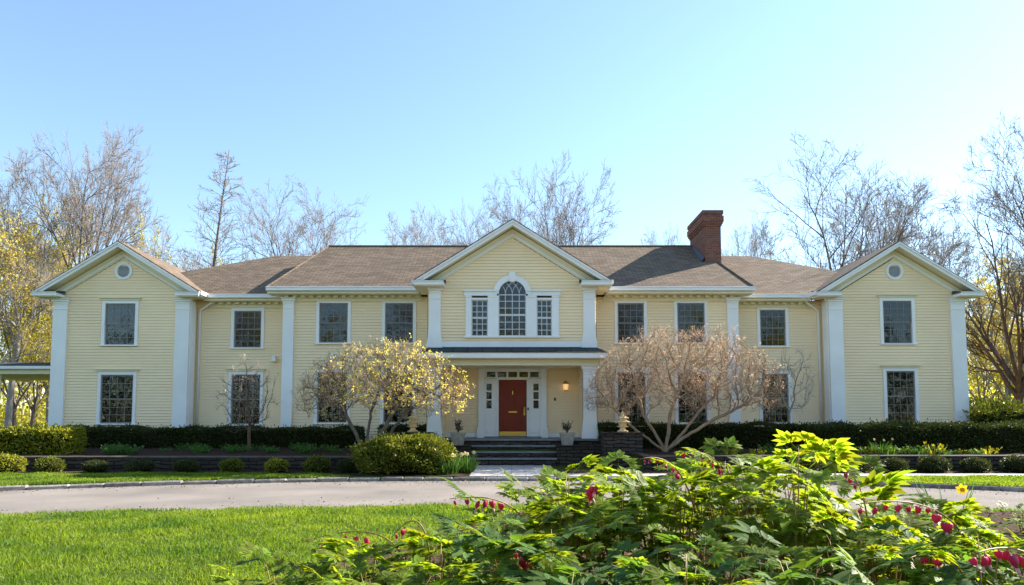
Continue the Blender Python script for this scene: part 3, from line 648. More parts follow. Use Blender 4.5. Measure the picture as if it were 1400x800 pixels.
# ------------------------------------------------------------------ porch podium, steps, piers, garden walls
T = empty('front_steps', (.05, 22.5, .1), 'dark fieldstone front steps with bluestone treads leading to the porch', 'steps')
def tb(mb, name, m_, **k): o = mb.build(name, m_, T, **k); o.location = -Vector((.05, 22.5, .1)); return o
fs_ = [(.93, 23.1), (.74, 22.75), (.55, 22.4), (.35, 22.08)]
r = MB(); r.box(-3.0, 3.05, 22.97, 24.9, .05, .885); tb(r, 'podium', M['stone'])
r = MB(); r.box(-3.03, 3.08, 22.93, 24.86, .887, .935); tb(r, 'porch_floor', M['cap'], bevel=.006)
for z, y in fs_[1:]:
    r = MB(); r.box(-1.32, 1.42, y + .03, y + .35, .05, z - .052); tb(r, 'riser', M['stone'])
    r = MB(); r.box(-1.35, 1.45, y, y + .36, z - .05, z); tb(r, 'tread', M['cap'], bevel=.008)
for s in (-1, 1):
    c = .05 + s * 2.2; r = MB(); r.box(c - .8, c + .8, 22.2, 22.96, .05, .70); tb(r, 'cheek_wall', M['stone'])
    r = MB(); r.box(c - .8, c + .8, 22.17, 22.925, .702, .75); tb(r, 'cheek_cap', M['stone'], bevel=.006)
for cx, lb in ((-3.15, 'left of the front steps, mostly hidden by the big clipped bush'), (3.45, 'right of the front steps')):
    t = empty('stone_pier', (cx, 21.6, .1), 'square dark fieldstone pier ' + lb, 'pier', 'stone piers beside the steps')
    r = MB(); r.box(-.6, .6, -.35, .35, -.1, 1.03); r.build('pier_shaft', M['stone'], t)
    r = MB(); r.box(-.65, .65, -.4, .4, 1.032, 1.095); r.build('pier_cap', M['stone'], t, bevel=.01)
    ln = empty('pagoda_lantern', (cx + .03, 21.55, 1.195), 'ochre pagoda-shaped stone lantern on the pier ' + ('left' if cx < 0 else 'right') + ' of the front steps', 'lantern', 'pagoda lanterns on the piers'); ln.scale = (1.2, 1.2, 1.0)
    def rot8(mb): return mb
    k = MB(); k.lathe([(.13, 0), (.15, .03), (.10, .06), (.07, .09), (.07, .14), (.15, .17), (.15, .19)], n=8); k.build('base', M['lantern'], ln)
    k = MB(); k.lathe([(.10, .192), (.115, .30)], n=6); k.build('lamp_chamber', M['lantern'], ln)
    k = MB(); k.lathe([(.20, .302), (.21, .325), (.14, .36), (.11, .37), (.10, .43)], n=8); k.build('lower_roof', M['lantern'], ln)
    k = MB(); k.lathe([(.165, .432), (.17, .45), (.10, .49), (.05, .52), (.035, .55), (.055, .58), (.03, .62), (.005, .66)], n=8); k.build('upper_roof', M['lantern'], ln)
u = MB(); u.lathe([(.07, 0), (.09, .02), (.075, .1), (.09, .18), (.1, .2), (.06, .25), (.02, .28)], n=12)
o = u.build('garden_post', M['pot'], loc=(-2.4, 21.5, .75), smooth=True); o.location.z = .1
u2 = MB(); u2.box(-.09, .09, -.09, .09, 0, .88); u2.lathe([(.13, .882), (.13, .91), (.1, .94), (.09, 1.0), (.05, 1.06), (.01, 1.09)], n=10)
bpy.data.objects.remove(o); o = u2.build('garden_post', M['pot'], loc=(-2.38, 21.5, .1), bevel=.01)
tag(o, 'short pale stone post at the right end of the left pier', 'post')
# retaining walls
def rwall(name, pts, z0, z1, label):
    t = empty(name, (pts[0][0], pts[0][1], z0), label, 'garden wall')
    b_ = MB(); c = MB()
    for x0, x1, y0, y1 in pts: b_.box(x0, x1, y0, y1, z0 - .1, z1 - .05); c.box(x0 - .03, x1 + .03, y0 - .04, y1 + .03, z1 - .048, z1)
    o = b_.build('wall_body', M['stone'], t); o.location = -t.location; o = c.build('coping', mat('coping_stone', (.12, .095, .075), .85, .2, var=.3, vscale=5, bump=.6, bscale=30), t, bevel=.012); o.location = -t.location
rwall('retaining_wall', [(-17.5, -3.85, 19.98, 20.25), (-3.82, -3.55, 19.98, 21.2)], .1, .52, 'low dark dry-stone retaining wall along the mulch bed on the left of the steps')
rwall('retaining_wall', [(4.1, 17.8, 19.9, 20.25), (3.85, 4.07, 19.9, 21.2)], .1, .55, 'low dark dry-stone retaining wall along the mulch bed on the right of the steps')
# pots on the cheek walls
for X, lb in ((-1.78, 'left'), (1.82, 'right')):
    t = empty('potted_shrub', (X, 22.6, .75), f'weathered square planter with a dark twiggy shrub on the {lb} side of the steps', 'planter', 'planters flanking the steps')
    k = MB(); k.add([(-.17, -.17, 0), (.17, -.17, 0), (.17, .17, 0), (-.17, .17, 0), (-.23, -.23, .36), (.23, -.23, .36), (.23, .23, .36), (-.23, .23, .36)], [(0, 3, 2, 1), (0, 1, 5, 4), (1, 2, 6, 5), (2, 3, 7, 6), (3, 0, 4, 7)])
    k.box(-.25, .25, -.25, .25, .36, .41); k.build('planter', M['pot'], t, bevel=.012)
    st = MB(); lf = []
    for q in range(16):
        a = rng.uniform(0, 6.28); e = (rng.uniform(.03, .2) * math.cos(a), rng.uniform(.03, .2) * math.sin(a), rng.uniform(.6, .85)); st.tube([(0, 0, .4), (e[0] * .5, e[1] * .5, .55), e], [.012, .009, .004], 4)
        for _ in range(14): tt = rng.uniform(.4, 1.05); lf.append((e[0] * tt + rng.gauss(0, .03), e[1] * tt + rng.gauss(0, .03), .4 + (e[2] - .4) * tt + rng.gauss(0, .02)))
    st.build('stem', M['bark'], t)
    L_ = MB()
    for p_ in lf:
        v = Vector(p_); a = Vector((rng.gauss(0, 1), rng.gauss(0, 1), rng.gauss(0, 1))).normalized() * .045; b_ = a.orthogonal().normalized() * .02; L_.add([v, v + a * .5 + b_, v + a, v + a * .5 - b_], [(0, 1, 2, 3)])
    L_.build('foliage', M['potplant'], t, uv=False)
# carport at the far left
t = empty('carport', (-19.8, 27, .6), 'white-posted open carport roof at the left end of the house', 'carport')
k = MB(); k.box(-2.6, 2.38, -.5, 5, 2.84, 3.02); k.build('ceiling', M['cream'], t)
k = MB(); k.box(-2.7, 2.4, -.6, -.5, 2.76, 3.02); k.box(-2.7, -2.6, -.5, 5, 2.76, 3.02); k.build('beam', M['cream'], t, bevel=.006)
k = MB(); k.add([(-2.8, -.75, 3.03), (2.4, -.75, 3.03), (2.4, 2.2, 3.45), (-2.8, 2.2, 3.45), (2.4, 5.1, 3.03), (-2.8, 5.1, 3.03)], [(0, 1, 2, 3), (3, 2, 4, 5), (0, 3, 5), (1, 4, 2)]); k.build('roof', M['dark_roof'], t)
k = MB(); k.box(-2.8, 2.4, -.79, -.752, 2.95, 3.06); k.build('fascia', M['white'], t)
for x in (-2.5, -.25, 1.5 + .62):
    k = MB(); k.box(x - .1, x + .1, -.58, -.38, .12, 2.75); k.box(x - .13, x + .13, -.61, -.35, 0, .12); k.build('post', M['white'], t, bevel=.006)

# ------------------------------------------------------------------ foliage helpers
def unit(a): return a / (np.linalg.norm(a, axis=1, keepdims=True) + 1e-9)
def leaves(P, size, aspect=.5, out=None, up=0., jit=.35, r=npr):
    """one folded diamond per point; out = preferred direction per point"""
    P = np.asarray(P, float); n = len(P); d = r.normal(size=(n, 3))
    if out is not None: d = d * .75 + out
    d[:, 2] += up; d = unit(d); q = unit(np.cross(d, r.normal(size=(n, 3)))); nn = np.cross(d, q)
    L = (size * r.uniform(1 - jit, 1 + jit, n))[:, None]; W = L * aspect / 2
    V = np.stack([P, P + d * L * .5 + q * W + nn * L * .08, P + d * L, P + d * L * .5 - q * W + nn * L * .08], 1).reshape(-1, 3)
    return V, np.arange(4 * n).reshape(n, 4)
def twigmesh(P, D, L, r0, r=npr, bend=.25):
    n = len(P); D = unit(D); a = unit(np.cross(D, r.normal(size=(n, 3)))); b_ = np.cross(D, a); L = L[:, None]
    up = np.array([0, 0, 1.0]); c1 = P + D * L * .5 + a * L * bend * .2; c2 = P + D * L + a * L * bend * .1 + up * L * bend * .6
    rings = []
    for c, rr in ((P, r0), (c1, r0 * .7), (c2, r0 * .3)):
        for k in range(3): t = 2.094 * k; rings.append(c + (a * math.cos(t) + b_ * math.sin(t)) * (rr if np.ndim(rr) == 0 else rr[:, None]))
    V = np.stack(rings, 1).reshape(-1, 3); F = []
    base = np.arange(n)[:, None] * 9
    for j in (0, 3):
        for k in range(3): F.append(base + np.array([[j + k, j + (k + 1) % 3, j + 3 + (k + 1) % 3, j + 3 + k]]))
    return V, np.stack(F, 1).reshape(-1, 4), c2
def colonize(att, roots, D, di, dk, iters=90, up=.0, jit=.15, seed=1):
    """space colonisation: branches grow towards the points of the crown"""
    r = np.random.default_rng(seed); N = [np.array(p, float) for p in roots[0]]; PAR = list(roots[1])
    att = np.array(att); cnt = {}; kid = {}; mom = .75; best = np.full(len(att), 1e9); bi = np.zeros(len(att), int); new = list(range(len(N)))
    for _ in range(iters):
        if not len(att) or not new: break
        NN = np.array([N[i] for i in new]); d = np.linalg.norm(att[:, None] - NN[None], axis=2); j = d.argmin(1); dm = d[np.arange(len(att)), j]
        m_ = dm < best; best[m_] = dm[m_]; bi[m_] = np.array(new)[j[m_]]
        keep = best > dk; att = att[keep]; best = best[keep]; bi = bi[keep]
        act = best < di
        if not act.any(): break
        new = []
        for i in np.unique(bi[act]):
            v = att[act & (bi == i)] - N[i]; v = unit(v).sum(0); ln = np.linalg.norm(v)
            v = v / (ln + 1e-9) + r.normal(size=3) * jit; v[2] += up
            if PAR[i] >= 0: v += (N[i] - N[PAR[i]]) / D * mom
            v /= np.linalg.norm(v); q = N[i] + v * D
            if cnt.get(int(i), 0) > 1 or any(np.linalg.norm(q - N[j]) < .5 * D for j in kid.get(int(i), ())): continue
            cnt[int(i)] = cnt.get(int(i), 0) + 1; kid.setdefault(int(i), []).append(len(N))
            N.append(N[i] + v * D); PAR.append(int(i)); new.append(len(N) - 1)
    return np.array(N), PAR
def skeleton(N, PAR, rtip, e=2.3, rmax=None):
    n = len(N); kids = [[] for _ in range(n)]
    for i, p in enumerate(PAR):
        if p >= 0: kids[p].append(i)
    rad = np.zeros(n)
    for i in range(n - 1, -1, -1): rad[i] = rtip if not kids[i] else sum(rad[k] ** e for k in kids[i]) ** (1 / e) + rtip * .015
    if rmax: rad = rtip * (rad / rtip) ** (math.log(rmax / rtip) / math.log(rad[0] / rtip))
    return kids, rad
def wood(N, PAR, kids, rad, flare=0):
    mb = MB(); starts = [(0, -1)]
    while starts:
        i, p = starts.pop(); pts = [N[p]] if p >= 0 else []; rr = [min(rad[i] * 1.15, rad[p])] if p >= 0 else []
        if p < 0: rr = []
        while True:
            pts.append(N[i]); rr.append(rad[i]); k = kids[i]
            if not k: break
            k = sorted(k, key=lambda q: -rad[q]); 
            for q in k[1:]: starts.append((q, i))
            i = k[0]
        if len(pts) < 2: continue
        if p < 0 and flare: rr[0] *= 1 + flare
        mb.tube(pts, rr, 8 if rr[0] > .08 else 5 if rr[0] > .02 else 3, cap=False)
    return mb
PROTO = {}
def tree_proto(name, seed, H_, spread, kind, bark, twig, leaf=None, nleaf=0, lsize=.12, natt=1100, trunk_r=.22, D=.42, tw=5, fork=.35, lean=0, rtip=.012, twl=.8, extra_forks=0, leafz=0):
    """a bare or budding tree; returns (trunk mesh, twigs mesh, leaf mesh)"""
    r = np.random.default_rng(seed); mb = MB(); TS = []; TD = []; TL = []; TR = []
    def poly_(p, d, L, n, wob, up):
        P_ = [p.copy()]
        for k in range(n):
            d = d + r.normal(size=3) * wob; d[2] += up * (1 if d[2] < .9 else 0); d = d / np.linalg.norm(d); P_.append(P_[-1] + d * L / n)
        return np.array(P_)
    def side(d, ang):
        a = np.cross(d, r.normal(size=3)); a /= np.linalg.norm(a); return d * math.cos(ang) + a * math.sin(ang)
    def grow(p, d, L, rad, lv):
        n = max(4, int(6 - lv) + 2); P_ = poly_(p, d, L, n, (.05, .10, .13, .16)[lv], (.0, .02, .03, .03)[lv]); RR = rad * (1 - .82 * np.linspace(0, 1, n + 1) ** .9)
        mb.tube([tuple(q) for q in P_], RR.tolist(), (8, 5, 4, 3)[lv], cap=False)
        last = lv == 3; m_ = ((0, 6, 5, 4) if kind == 'narrow' else (0, 8, 7, 6))[lv]
        for k in range(m_):
            t = .18 + .82 * (k + r.random()) / m_; i = min(n - 1, int(t * n)); q = P_[i] + (P_[i + 1] - P_[i]) * (t * n - i); dd = P_[i + 1] - P_[i]; dd = dd / np.linalg.norm(dd)
            nd = side(dd, r.uniform(.5, .95)); nd[2] += .06; nd /= np.linalg.norm(nd); l2 = L * r.uniform(.42, .66) * (1.1 - .55 * t) * (1.2 if lv == 1 else 1)
            if last:
                TS.append(q); TD.append(nd); TL.append(max(.35, l2)); TR.append(.013)
                for _ in range(tw - 2): TS.append(q + nd * l2 * r.uniform(.1, .8)); TD.append(side(nd, r.uniform(.3, .8)) + [0, 0, .2]); TL.append(max(.25, l2 * r.uniform(.5, .9))); TR.append(.009)
            else: grow(q, nd, max(.5, l2), max(.018, RR[i] * r.uniform(.5, .72)), lv + 1)
    if kind == 'cone':
        P_ = poly_(np.zeros(3), np.array([0, 0, 1.0]), H_, 12, .012, .02); RR = trunk_r * (1 - .93 * np.linspace(0, 1, 13)); mb.tube([tuple(q) for q in P_], RR.tolist(), 8, cap=False)
        for k in range(110):
            t = .14 + .84 * k / 110; i = min(11, int(t * 12)); q = P_[i] + (P_[i + 1] - P_[i]) * (t * 12 - i); a = r.uniform(0, 6.28); e = r.uniform(.5, 1.1)
            grow(q, np.array([math.cos(a), math.sin(a), e]) / math.hypot(1, e), spread * (1.04 - t) ** .85 * r.uniform(.75, 1.1) * 1.1, max(.012, trunk_r * .15 * (1 - t)), 3)
    else:
        fk = fork * H_; P_ = poly_(np.zeros(3), np.array([lean, 0, 1.0]), fk, 6, .03, 0); RR = trunk_r * np.linspace(1.25, .8, 7) ** 1; RR[0] *= 1.2; mb.tube([tuple(q) for q in P_], RR.tolist(), 9, cap=False)
        nl_ = {'round': 9, 'fan': 8, 'narrow': 6}[kind]; a0 = r.uniform(0, 6.28)
        for k in range(nl_):
            a = a0 + k * 2.4 + r.normal() * .25; w_ = 0.15 if k == 0 else r.uniform(.35, 1.1); q = P_[-1] - np.array([0, 0, 1]) * r.uniform(0, .3) * fk * (k > 1)
            tgt = np.array([math.cos(a) * spread * .95 * w_, math.sin(a) * spread * .95 * w_, fk + (H_ - fk) * (.95 - .42 * w_ * w_ + r.uniform(-.1, .05))]) - q; L = np.linalg.norm(tgt); d = tgt / L + np.array([math.cos(a), math.sin(a), 0]) * .12
            grow(q, d / np.linalg.norm(d), L, trunk_r * r.uniform(.42, .62), 1)
    TS = np.array(TS); TD = np.array(TD); V, F, tips = twigmesh(TS, TD, np.array(TL) * twl, np.array(TR) * 1.0, r); idx = np.arange(len(TS)); N = TS
    allv = np.array(mb.v); zt = max(allv[:, 2].max(), np.percentile(V[:, 2], 99.9)); hr = np.percentile(np.hypot(V[:, 0], V[:, 1]), 93); sc = np.array([spread / hr, spread / hr, H_ / zt])
    mb.v = [tuple(q) for q in allv * sc]; V = V * sc; tips = tips * sc; N = TS = TS * sc
    out = [(mb, bark), (V, F, twig)]
    if nleaf:
        s = r.integers(0, len(tips), nleaf); q = N[idx][s] + (tips[s] - N[idx][s]) * r.uniform(.2, 1.05, (nleaf, 1)) + r.normal(size=(nleaf, 3)) * .10
        if leafz: q = q[q[:, 2] < leafz * H_ * r.uniform(.6, 1.1, len(q))]
        LV, LF = leaves(q, lsize, .7, r=r); out.append((LV, LF, leaf))
    PROTO[name] = out; return out
def place_tree(proto, name, x, y, z, H_, spread, H0, s0, label, group=None, rz=0, cat='tree'):
    o = empty(name, (x, y, z), label, cat, group, rz=rz); o.scale = (spread / s0, spread / s0, H_ / H0)
    P_ = PROTO[proto]
    if not isinstance(P_, dict):
        d = {}; a = P_[0][0].build('trunk', P_[0][1], o, uv=False, smooth=True); d['trunk'] = a.data
        b_ = npmesh('twigs', P_[1][0], P_[1][1], P_[1][2], o); d['twigs'] = b_.data
        if len(P_) > 2: c = npmesh('leaves', P_[2][0], P_[2][1], P_[2][2], o); d['leaves'] = c.data
        PROTO[proto] = d
    else:
        for k, me in P_.items(): link(k, me, o)
    return o
# ---- trees of the wood behind and beside the house
B, BF, TW = M['bark'], M['bark_far'], M['twig']
tree_proto('oak', 11, 17, 4.6, 'round', B, TW, fork=.44, natt=1500)
tree_proto('oak2', 12, 17, 5.0, 'fan', B, TW, fork=.38, natt=1500)
tree_proto('larch', 13, 16, 3.3, 'cone', B, TW, natt=1500, D=.38, trunk_r=.12, tw=4, twl=.6)
tree_proto('crooked', 14, 16, 5.0, 'round', M['bark_ivy'], TW, fork=.24, natt=700, trunk_r=.34, D=.5, tw=3, leaf=M['budleaf'], nleaf=1500, lsize=.12, leafz=.45)
tree_proto('maple', 15, 13, 3.6, 'narrow', B, TW, fork=.18, tw=3, natt=1000, leaf=M['budleaf'], nleaf=9000, lsize=.13)
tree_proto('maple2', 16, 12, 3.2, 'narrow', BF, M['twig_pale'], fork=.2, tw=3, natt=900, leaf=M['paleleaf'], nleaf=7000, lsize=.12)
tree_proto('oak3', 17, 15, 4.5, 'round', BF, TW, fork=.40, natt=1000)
def at(px, py, Y):
    f_, th, py0 = 933.33, math.atan(.067), 512.5; u = (px - 700) / f_; v = (py0 - py) / f_
    s = Y / (math.cos(th) - v * math.sin(th)); return u * s, 1.56 + (math.sin(th) + v * math.cos(th)) * s
H0 = {'oak': (17, 4.6), 'oak2': (17, 5.0), 'larch': (16, 3.3), 'crooked': (16, 5.0), 'maple': (13, 3.6), 'maple2': (12, 3.2), 'oak3': (15, 4.5)}
def T_(proto, name, px, top, Y, sp, label, group=None, rz=None):
    X, zt = at(px, top, Y); place_tree(proto, name, X, Y, .6, zt - .6, sp, *H0[proto], label, group, rng.uniform(0, 6.28) if rz is None else rz)
T_('oak', 'bare_tree', 124, 168, 38, 3.8, 'tall bare forked tree rising just behind the left gable')
T_('larch', 'bare_conical_tree', 292, 212, 40, 3.2, 'slender cone-shaped bare tree behind the left recessed roof')
T_('oak2', 'bare_tree', 402, 236, 42, 4.8, 'round-topped bare tree behind the left end of the main roof')
T_('oak3', 'bare_tree', 600, 282, 52, 4.8, 'small hazy bare tree just left of the centre gable', rz=1)
T_('oak2', 'bare_tree', 672, 256, 48, 4.2, 'hazy bare tree rising right behind the left slope of the centre gable')
T_('oak', 'bare_tree', 757, 236, 45, 4.8, 'spreading bare tree above the right slope of the centre gable')
T_('oak3', 'bare_tree', 562, 305, 56, 3.7, 'lowest hazy bare tree, furthest left of those by the centre gable')
T_('oak3', 'bare_tree', 912, 300, 60, 3.4, 'small faint bare tree left of the brick chimney')
T_('oak3', 'bare_tree', 1012, 292, 58, 3.7, 'small faint bare tree just right of the brick chimney')
T_('oak2', 'bare_tree', 1152, 190, 38, 6.1, 'tall fan-shaped bare tree above the right recessed roof', rz=.6)
T_('oak3', 'bare_tree', 1225, 255, 46, 4.5, 'hazy bare tree behind the peak of the right gable')
T_('crooked', 'crooked_tree', 1375, 225, 30.5, 3.9, 'big crooked tree with reddish trunk at the right edge beside the house', rz=2.2)
T_('oak', 'bare_tree', 1440, 130, 33, 4.8, 'tall bare tree whose crown just enters the frame at the upper right')
T_('oak3', 'bare_tree', 30, 205, 36, 4.0, 'tall bare tree at the left edge above the yellow-green young trees')
T_('oak3', 'bare_tree', 215, 285, 50, 4.2, 'faint bare tree between the left gable and the conical tree')
gl1 = 'young trees in spring leaf left of the house'; gl2 = 'young trees in spring leaf right of the house'
LW = [(-15, 275, 33, 2.6), (35, 262, 37, 2.8), (58, 290, 40, 2.9), (80, 275, 43, 3), (100, 310, 47, 3), (60, 340, 52, 3), (-40, 280, 38, 3), (185, 305, 45, 2.6), (250, 335, 42, 2.4), (-70, 260, 42, 3.4), (228, 322, 50, 2.4)]
for i, (px, tp, Y, sp) in enumerate(LW):
    big = px > 150
    T_('maple' if i % 3 else 'maple2', 'young_tree', px, tp, Y, sp, ('young tree with yellow-green leaves showing over the roof right of the left gable' if big else 'young tree with yellow-green spring leaves in the wood left of the house'), 'young trees behind the left roof' if big else gl1)
RW = [(1338, 400, 40, 2.2), (1352, 380, 46, 2.6), (1372, 350, 38, 2.5), (1395, 330, 42, 2.8), (1420, 320, 36, 2.8), (1410, 400, 50, 3), (1385, 420, 56, 3.2), (1345, 430, 58, 3), (1460, 330, 40, 3)]
for i, (px, tp, Y, sp) in enumerate(RW):
    T_('maple' if i % 2 else 'maple2', 'young_tree', px, tp, Y, sp, 'young tree with yellow-green spring leaves in the wood right of the house', gl2)
# the wood continues far off; undergrowth
def mass(name, x0, x1, y0, y1, h0, h1, n, size, m_, zf=.6, trunks=0):
    r = npr; V = np.zeros((0, 3)); P_ = np.stack([r.uniform(x0, x1, n), r.uniform(y0, y1, n), r.uniform(0, 1, n) ** 1.3], 1)
    top = h0 + (h1 - h0) * (.5 + .5 * np.sin(P_[:, 0] * .9 + P_[:, 1] * .7) * np.cos(P_[:, 0] * .33))
    P_[:, 2] = zf + P_[:, 2] * top; c = np.sin(P_[:, 0] * 2.1) * np.sin(P_[:, 1] * 1.7) * np.sin(P_[:, 2] * 2.3) > -.25; P_ = P_[c]
    V, F = leaves(P_, size, .7); o = npmesh(name, V, F, m_); return tag(o, kind='stuff')
tag(mass('woodland_undergrowth', -75, -17.8, 40, 62, 2.5, 5.5, 60000, .2, M['budleaf']), 'yellow-green undergrowth between the trunks of the wood left of the house', 'undergrowth')
tag(mass('woodland_undergrowth', 17.5, 75, 38, 62, 2.0, 5.0, 60000, .2, M['budleaf']), 'yellow-green undergrowth between the trunks of the wood right of the house', 'undergrowth')
o = mass('added_reflection_wood', -80, 80, -50, -36, 9, 16, 45000, .6, M['hedge'], zf=.3); tag(o, 'dark wood added behind the viewer to darken the reflections in the panes', 'woodland')  # unseen leaf mass added so the panes mirror something dark
def farwood(name, x0, x1, y0, y1, n, label):
    r = npr; P_ = np.stack([r.uniform(x0, x1, n), r.uniform(y0, y1, n), np.full(n, .6)], 1); D_ = np.tile([0, 0, 1.0], (n, 1)) + r.normal(size=(n, 3)) * .06
    L = r.uniform(8, 15, n); V, F, tp = twigmesh(P_, D_, L, r.uniform(.07, .16, n), bend=.02)
    k = 22; i = np.repeat(np.arange(n), k); t = r.uniform(.3, 1, (n * k, 1)); q = P_[i] + (tp[i] - P_[i]) * t; dd = r.normal(size=(n * k, 3)) * .8; dd[:, 2] = np.abs(dd[:, 2]) + .4
    V2, F2, t2 = twigmesh(q, dd, r.uniform(1, 3, n * k) * (1.2 - t[:, 0]), .02); 
    o = npmesh(name, np.vstack([V, V2]), np.vstack([F, F2 + len(V)]), BF); return tag(o, label, 'woodland', kind='stuff')
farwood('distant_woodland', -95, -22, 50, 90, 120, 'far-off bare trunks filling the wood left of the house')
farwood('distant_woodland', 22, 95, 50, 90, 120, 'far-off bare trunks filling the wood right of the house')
# trees behind the viewer, mirrored in the window panes
for i, (x, y, h) in enumerate([(-20, -16, 15), (-9, -22, 17), (2, -18, 14), (12, -24, 17), (22, -17, 15), (-31, -22, 17), (33, -24, 16)]):
    place_tree(('maple', 'oak3')[i % 2], 'roadside_tree', x, y, .3, h, 5.5, *H0[('maple', 'oak3')[i % 2]], 'tree across the lawn behind the viewer, seen only mirrored in the panes', 'trees across the front lawn', i)

# ------------------------------------------------------------------ hedges and clipped shrubs
def boxpts(r, n, x0, x1, y0, y1, z0, z1, amp=.05):
    A = [(x1 - x0) * (z1 - z0), (x1 - x0) * (y1 - y0), (y1 - y0) * (z1 - z0), (y1 - y0) * (z1 - z0)]; s = r.choice(4, n, p=np.array(A) / sum(A))
    u, v = r.random(n), r.random(n); P_ = np.zeros((n, 3)); O = np.zeros((n, 3))
    for k in range(4):
        m_ = s == k
        if k == 0: P_[m_] = np.stack([x0 + u[m_] * (x1 - x0), np.full(m_.sum(), y0), z0 + v[m_] * (z1 - z0)], 1); O[m_] = (0, -1, 0)
        if k == 1: P_[m_] = np.stack([x0 + u[m_] * (x1 - x0), y0 + v[m_] * (y1 - y0), np.full(m_.sum(), z1)], 1); O[m_] = (0, 0, 1)
        if k >= 2: P_[m_] = np.stack([np.full(m_.sum(), x0 if k == 2 else x1), y0 + u[m_] * (y1 - y0), z0 + v[m_] * (z1 - z0)], 1); O[m_] = (-1 if k == 2 else 1, 0, 0)
    w_ = amp * (np.sin(P_[:, 0] * 2.3 + 1) * np.sin(P_[:, 0] * .9) + np.sin(P_[:, 0] * 6.1 + P_[:, 2] * 9) * .5) + r.normal(size=n) * amp * .5 - .02 + (r.random(n) < .05) * r.uniform(.02, .13, n)
    # round the front top edge
    ed = np.minimum(z1 - P_[:, 2], P_[:, 1] - y0 + (P_[:, 2] < z1 - .01) * 0); c = np.exp(-((z1 - P_[:, 2]) ** 2 + (P_[:, 1] - y0) ** 2) / .012)
    P_ += O * w_[:, None]; P_ += np.array([0, .05, -.05]) * c[:, None]
    return P_, O
def hedge(x0, x1, y0, y1, z0, z1, m_, dens, size, label, amp=.05, name='clipped_hedge', group=None):
    t = empty(name, ((x0 + x1) / 2, y0, z0), label, 'hedge', group); e = .07
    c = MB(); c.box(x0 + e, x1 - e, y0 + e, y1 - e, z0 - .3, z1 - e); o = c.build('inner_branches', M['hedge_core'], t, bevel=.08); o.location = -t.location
    n = int(((x1 - x0) * (z1 - z0 + y1 - y0) + 2 * (y1 - y0) * (z1 - z0)) * dens); P_, O = boxpts(npr, n, x0, x1, y0, y1, z0, z1, amp)
    V, F = leaves(P_ - O * size * .35, size, .45, out=O, up=.5); o = npmesh('foliage', V, F, m_, t); o.location = -t.location; return t
hedge(-15.8, -5.2, 23.1, 24.0, .6, 1.30, M['hedge'], 1500, .07, 'long dark clipped hedge under the windows on the left half of the house')
hedge(-17.0, -13.45, 20.7, 21.6, .5, 1.31, M['golden'], 900, .09, 'bright yellow-green clipped hedge at the far left in front of the house')
hedge(-4.55, -2.95, 23.4, 24.1, .6, 1.38, M['hedge'], 1500, .07, 'short dark hedge behind the pier left of the front steps')
hedge(2.95, 10.1, 22.9, 23.8, .6, 1.42, M['hedge'], 1500, .07, 'dark clipped hedge under the windows right of the front steps')
hedge(9.6, 17.6, 21.5, 22.7, .5, 1.42, M['hedge'], 1500, .075, 'thick dark hedge with sunlit top in front of the right wing', amp=.07)
hedge(16.8, 24, 24.5, 26.5, .6, 1.95, M['box'], 500, .12, 'loose green shrub border beyond the right corner of the house', amp=.25, name='loose_hedge')
def ballpts(r, n, a, b_, c, low=-.6):
    d = unit(r.normal(size=(int(n * 2), 3))); d = d[d[:, 2] > low][:n]; k = 1 + .07 * np.sin(d[:, 0] * 7 + d[:, 2] * 5) + .05 * np.sin(d[:, 1] * 11 + d[:, 2] * 9) + r.normal(size=len(d)) * .04 + (r.random(len(d)) < .06) * r.uniform(.03, .22, len(d)) + .07 * np.sin(d[:, 0] * 3 + a * 9)
    return d * np.array([a, b_, c]) * k[:, None], d
def bush_proto(seed, a, b_, c, n, size, m_):
    r = np.random.default_rng(seed); P_, d = ballpts(r, n, a, b_, c); P_[:, 2] += c * .75; V, F = leaves(P_ - d * size * .4, size, .5, out=d, up=.4, r=r)
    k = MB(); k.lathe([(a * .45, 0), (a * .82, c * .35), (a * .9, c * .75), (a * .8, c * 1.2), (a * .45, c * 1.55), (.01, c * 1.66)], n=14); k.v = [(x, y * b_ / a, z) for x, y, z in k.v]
    return (V, F, k, m_)
def place_bush(pr, name, x, y, z, sc, label, group=None, sz=None):
    t = empty(name, (x, y, z), label, 'shrub', group, rz=rng.uniform(0, 6)); t.scale = (sc, sc, sz or sc)
    if not isinstance(pr, dict): return t
    if 'm' not in pr:
        V, F, k, m_ = pr['raw']; o = npmesh('foliage', V, F, m_, t); o2 = k.build('inner_branches', M['hedge_core'], t, smooth=True, uv=False); pr['m'] = (o.data, o2.data)
    else: link('foliage', pr['m'][0], t); link('inner_branches', pr['m'][1], t)
    return t
ball = {'raw': bush_proto(5, .36, .36, .30, 1500, .06, M['box'])}; ball2 = {'raw': bush_proto(6, .42, .40, .28, 1700, .055, M['hedge'])}; ball3 = {'raw': bush_proto(8, .36, .36, .30, 1100, .07, M['golden'])}
ords = ['first', 'second', 'third', 'fourth', 'fifth', 'sixth', 'seventh', 'eighth', 'ninth']
for i, (x, br, sc) in enumerate([(-14.15, 2, 1.1), (-13.04, 0, .95), (-11.75, 1, .8), (-10.47, 1, .85), (-9.16, 1, .85), (-7.89, 0, .85), (-6.62, 2, .85), (-5.46, 0, 1.0), (-4.5, 1, .9)]):
    place_bush((ball, ball2, ball3)[br], 'ball_shrub', x, 19.35 + rng.uniform(-.05, .05), .1, sc, f'{"small yellow-green" if br == 2 else "small green" if br == 0 else "small dark"} ball shrub, {ords[i]} from the left along the left retaining wall', 'ball shrubs along the left retaining wall', sc * .85)
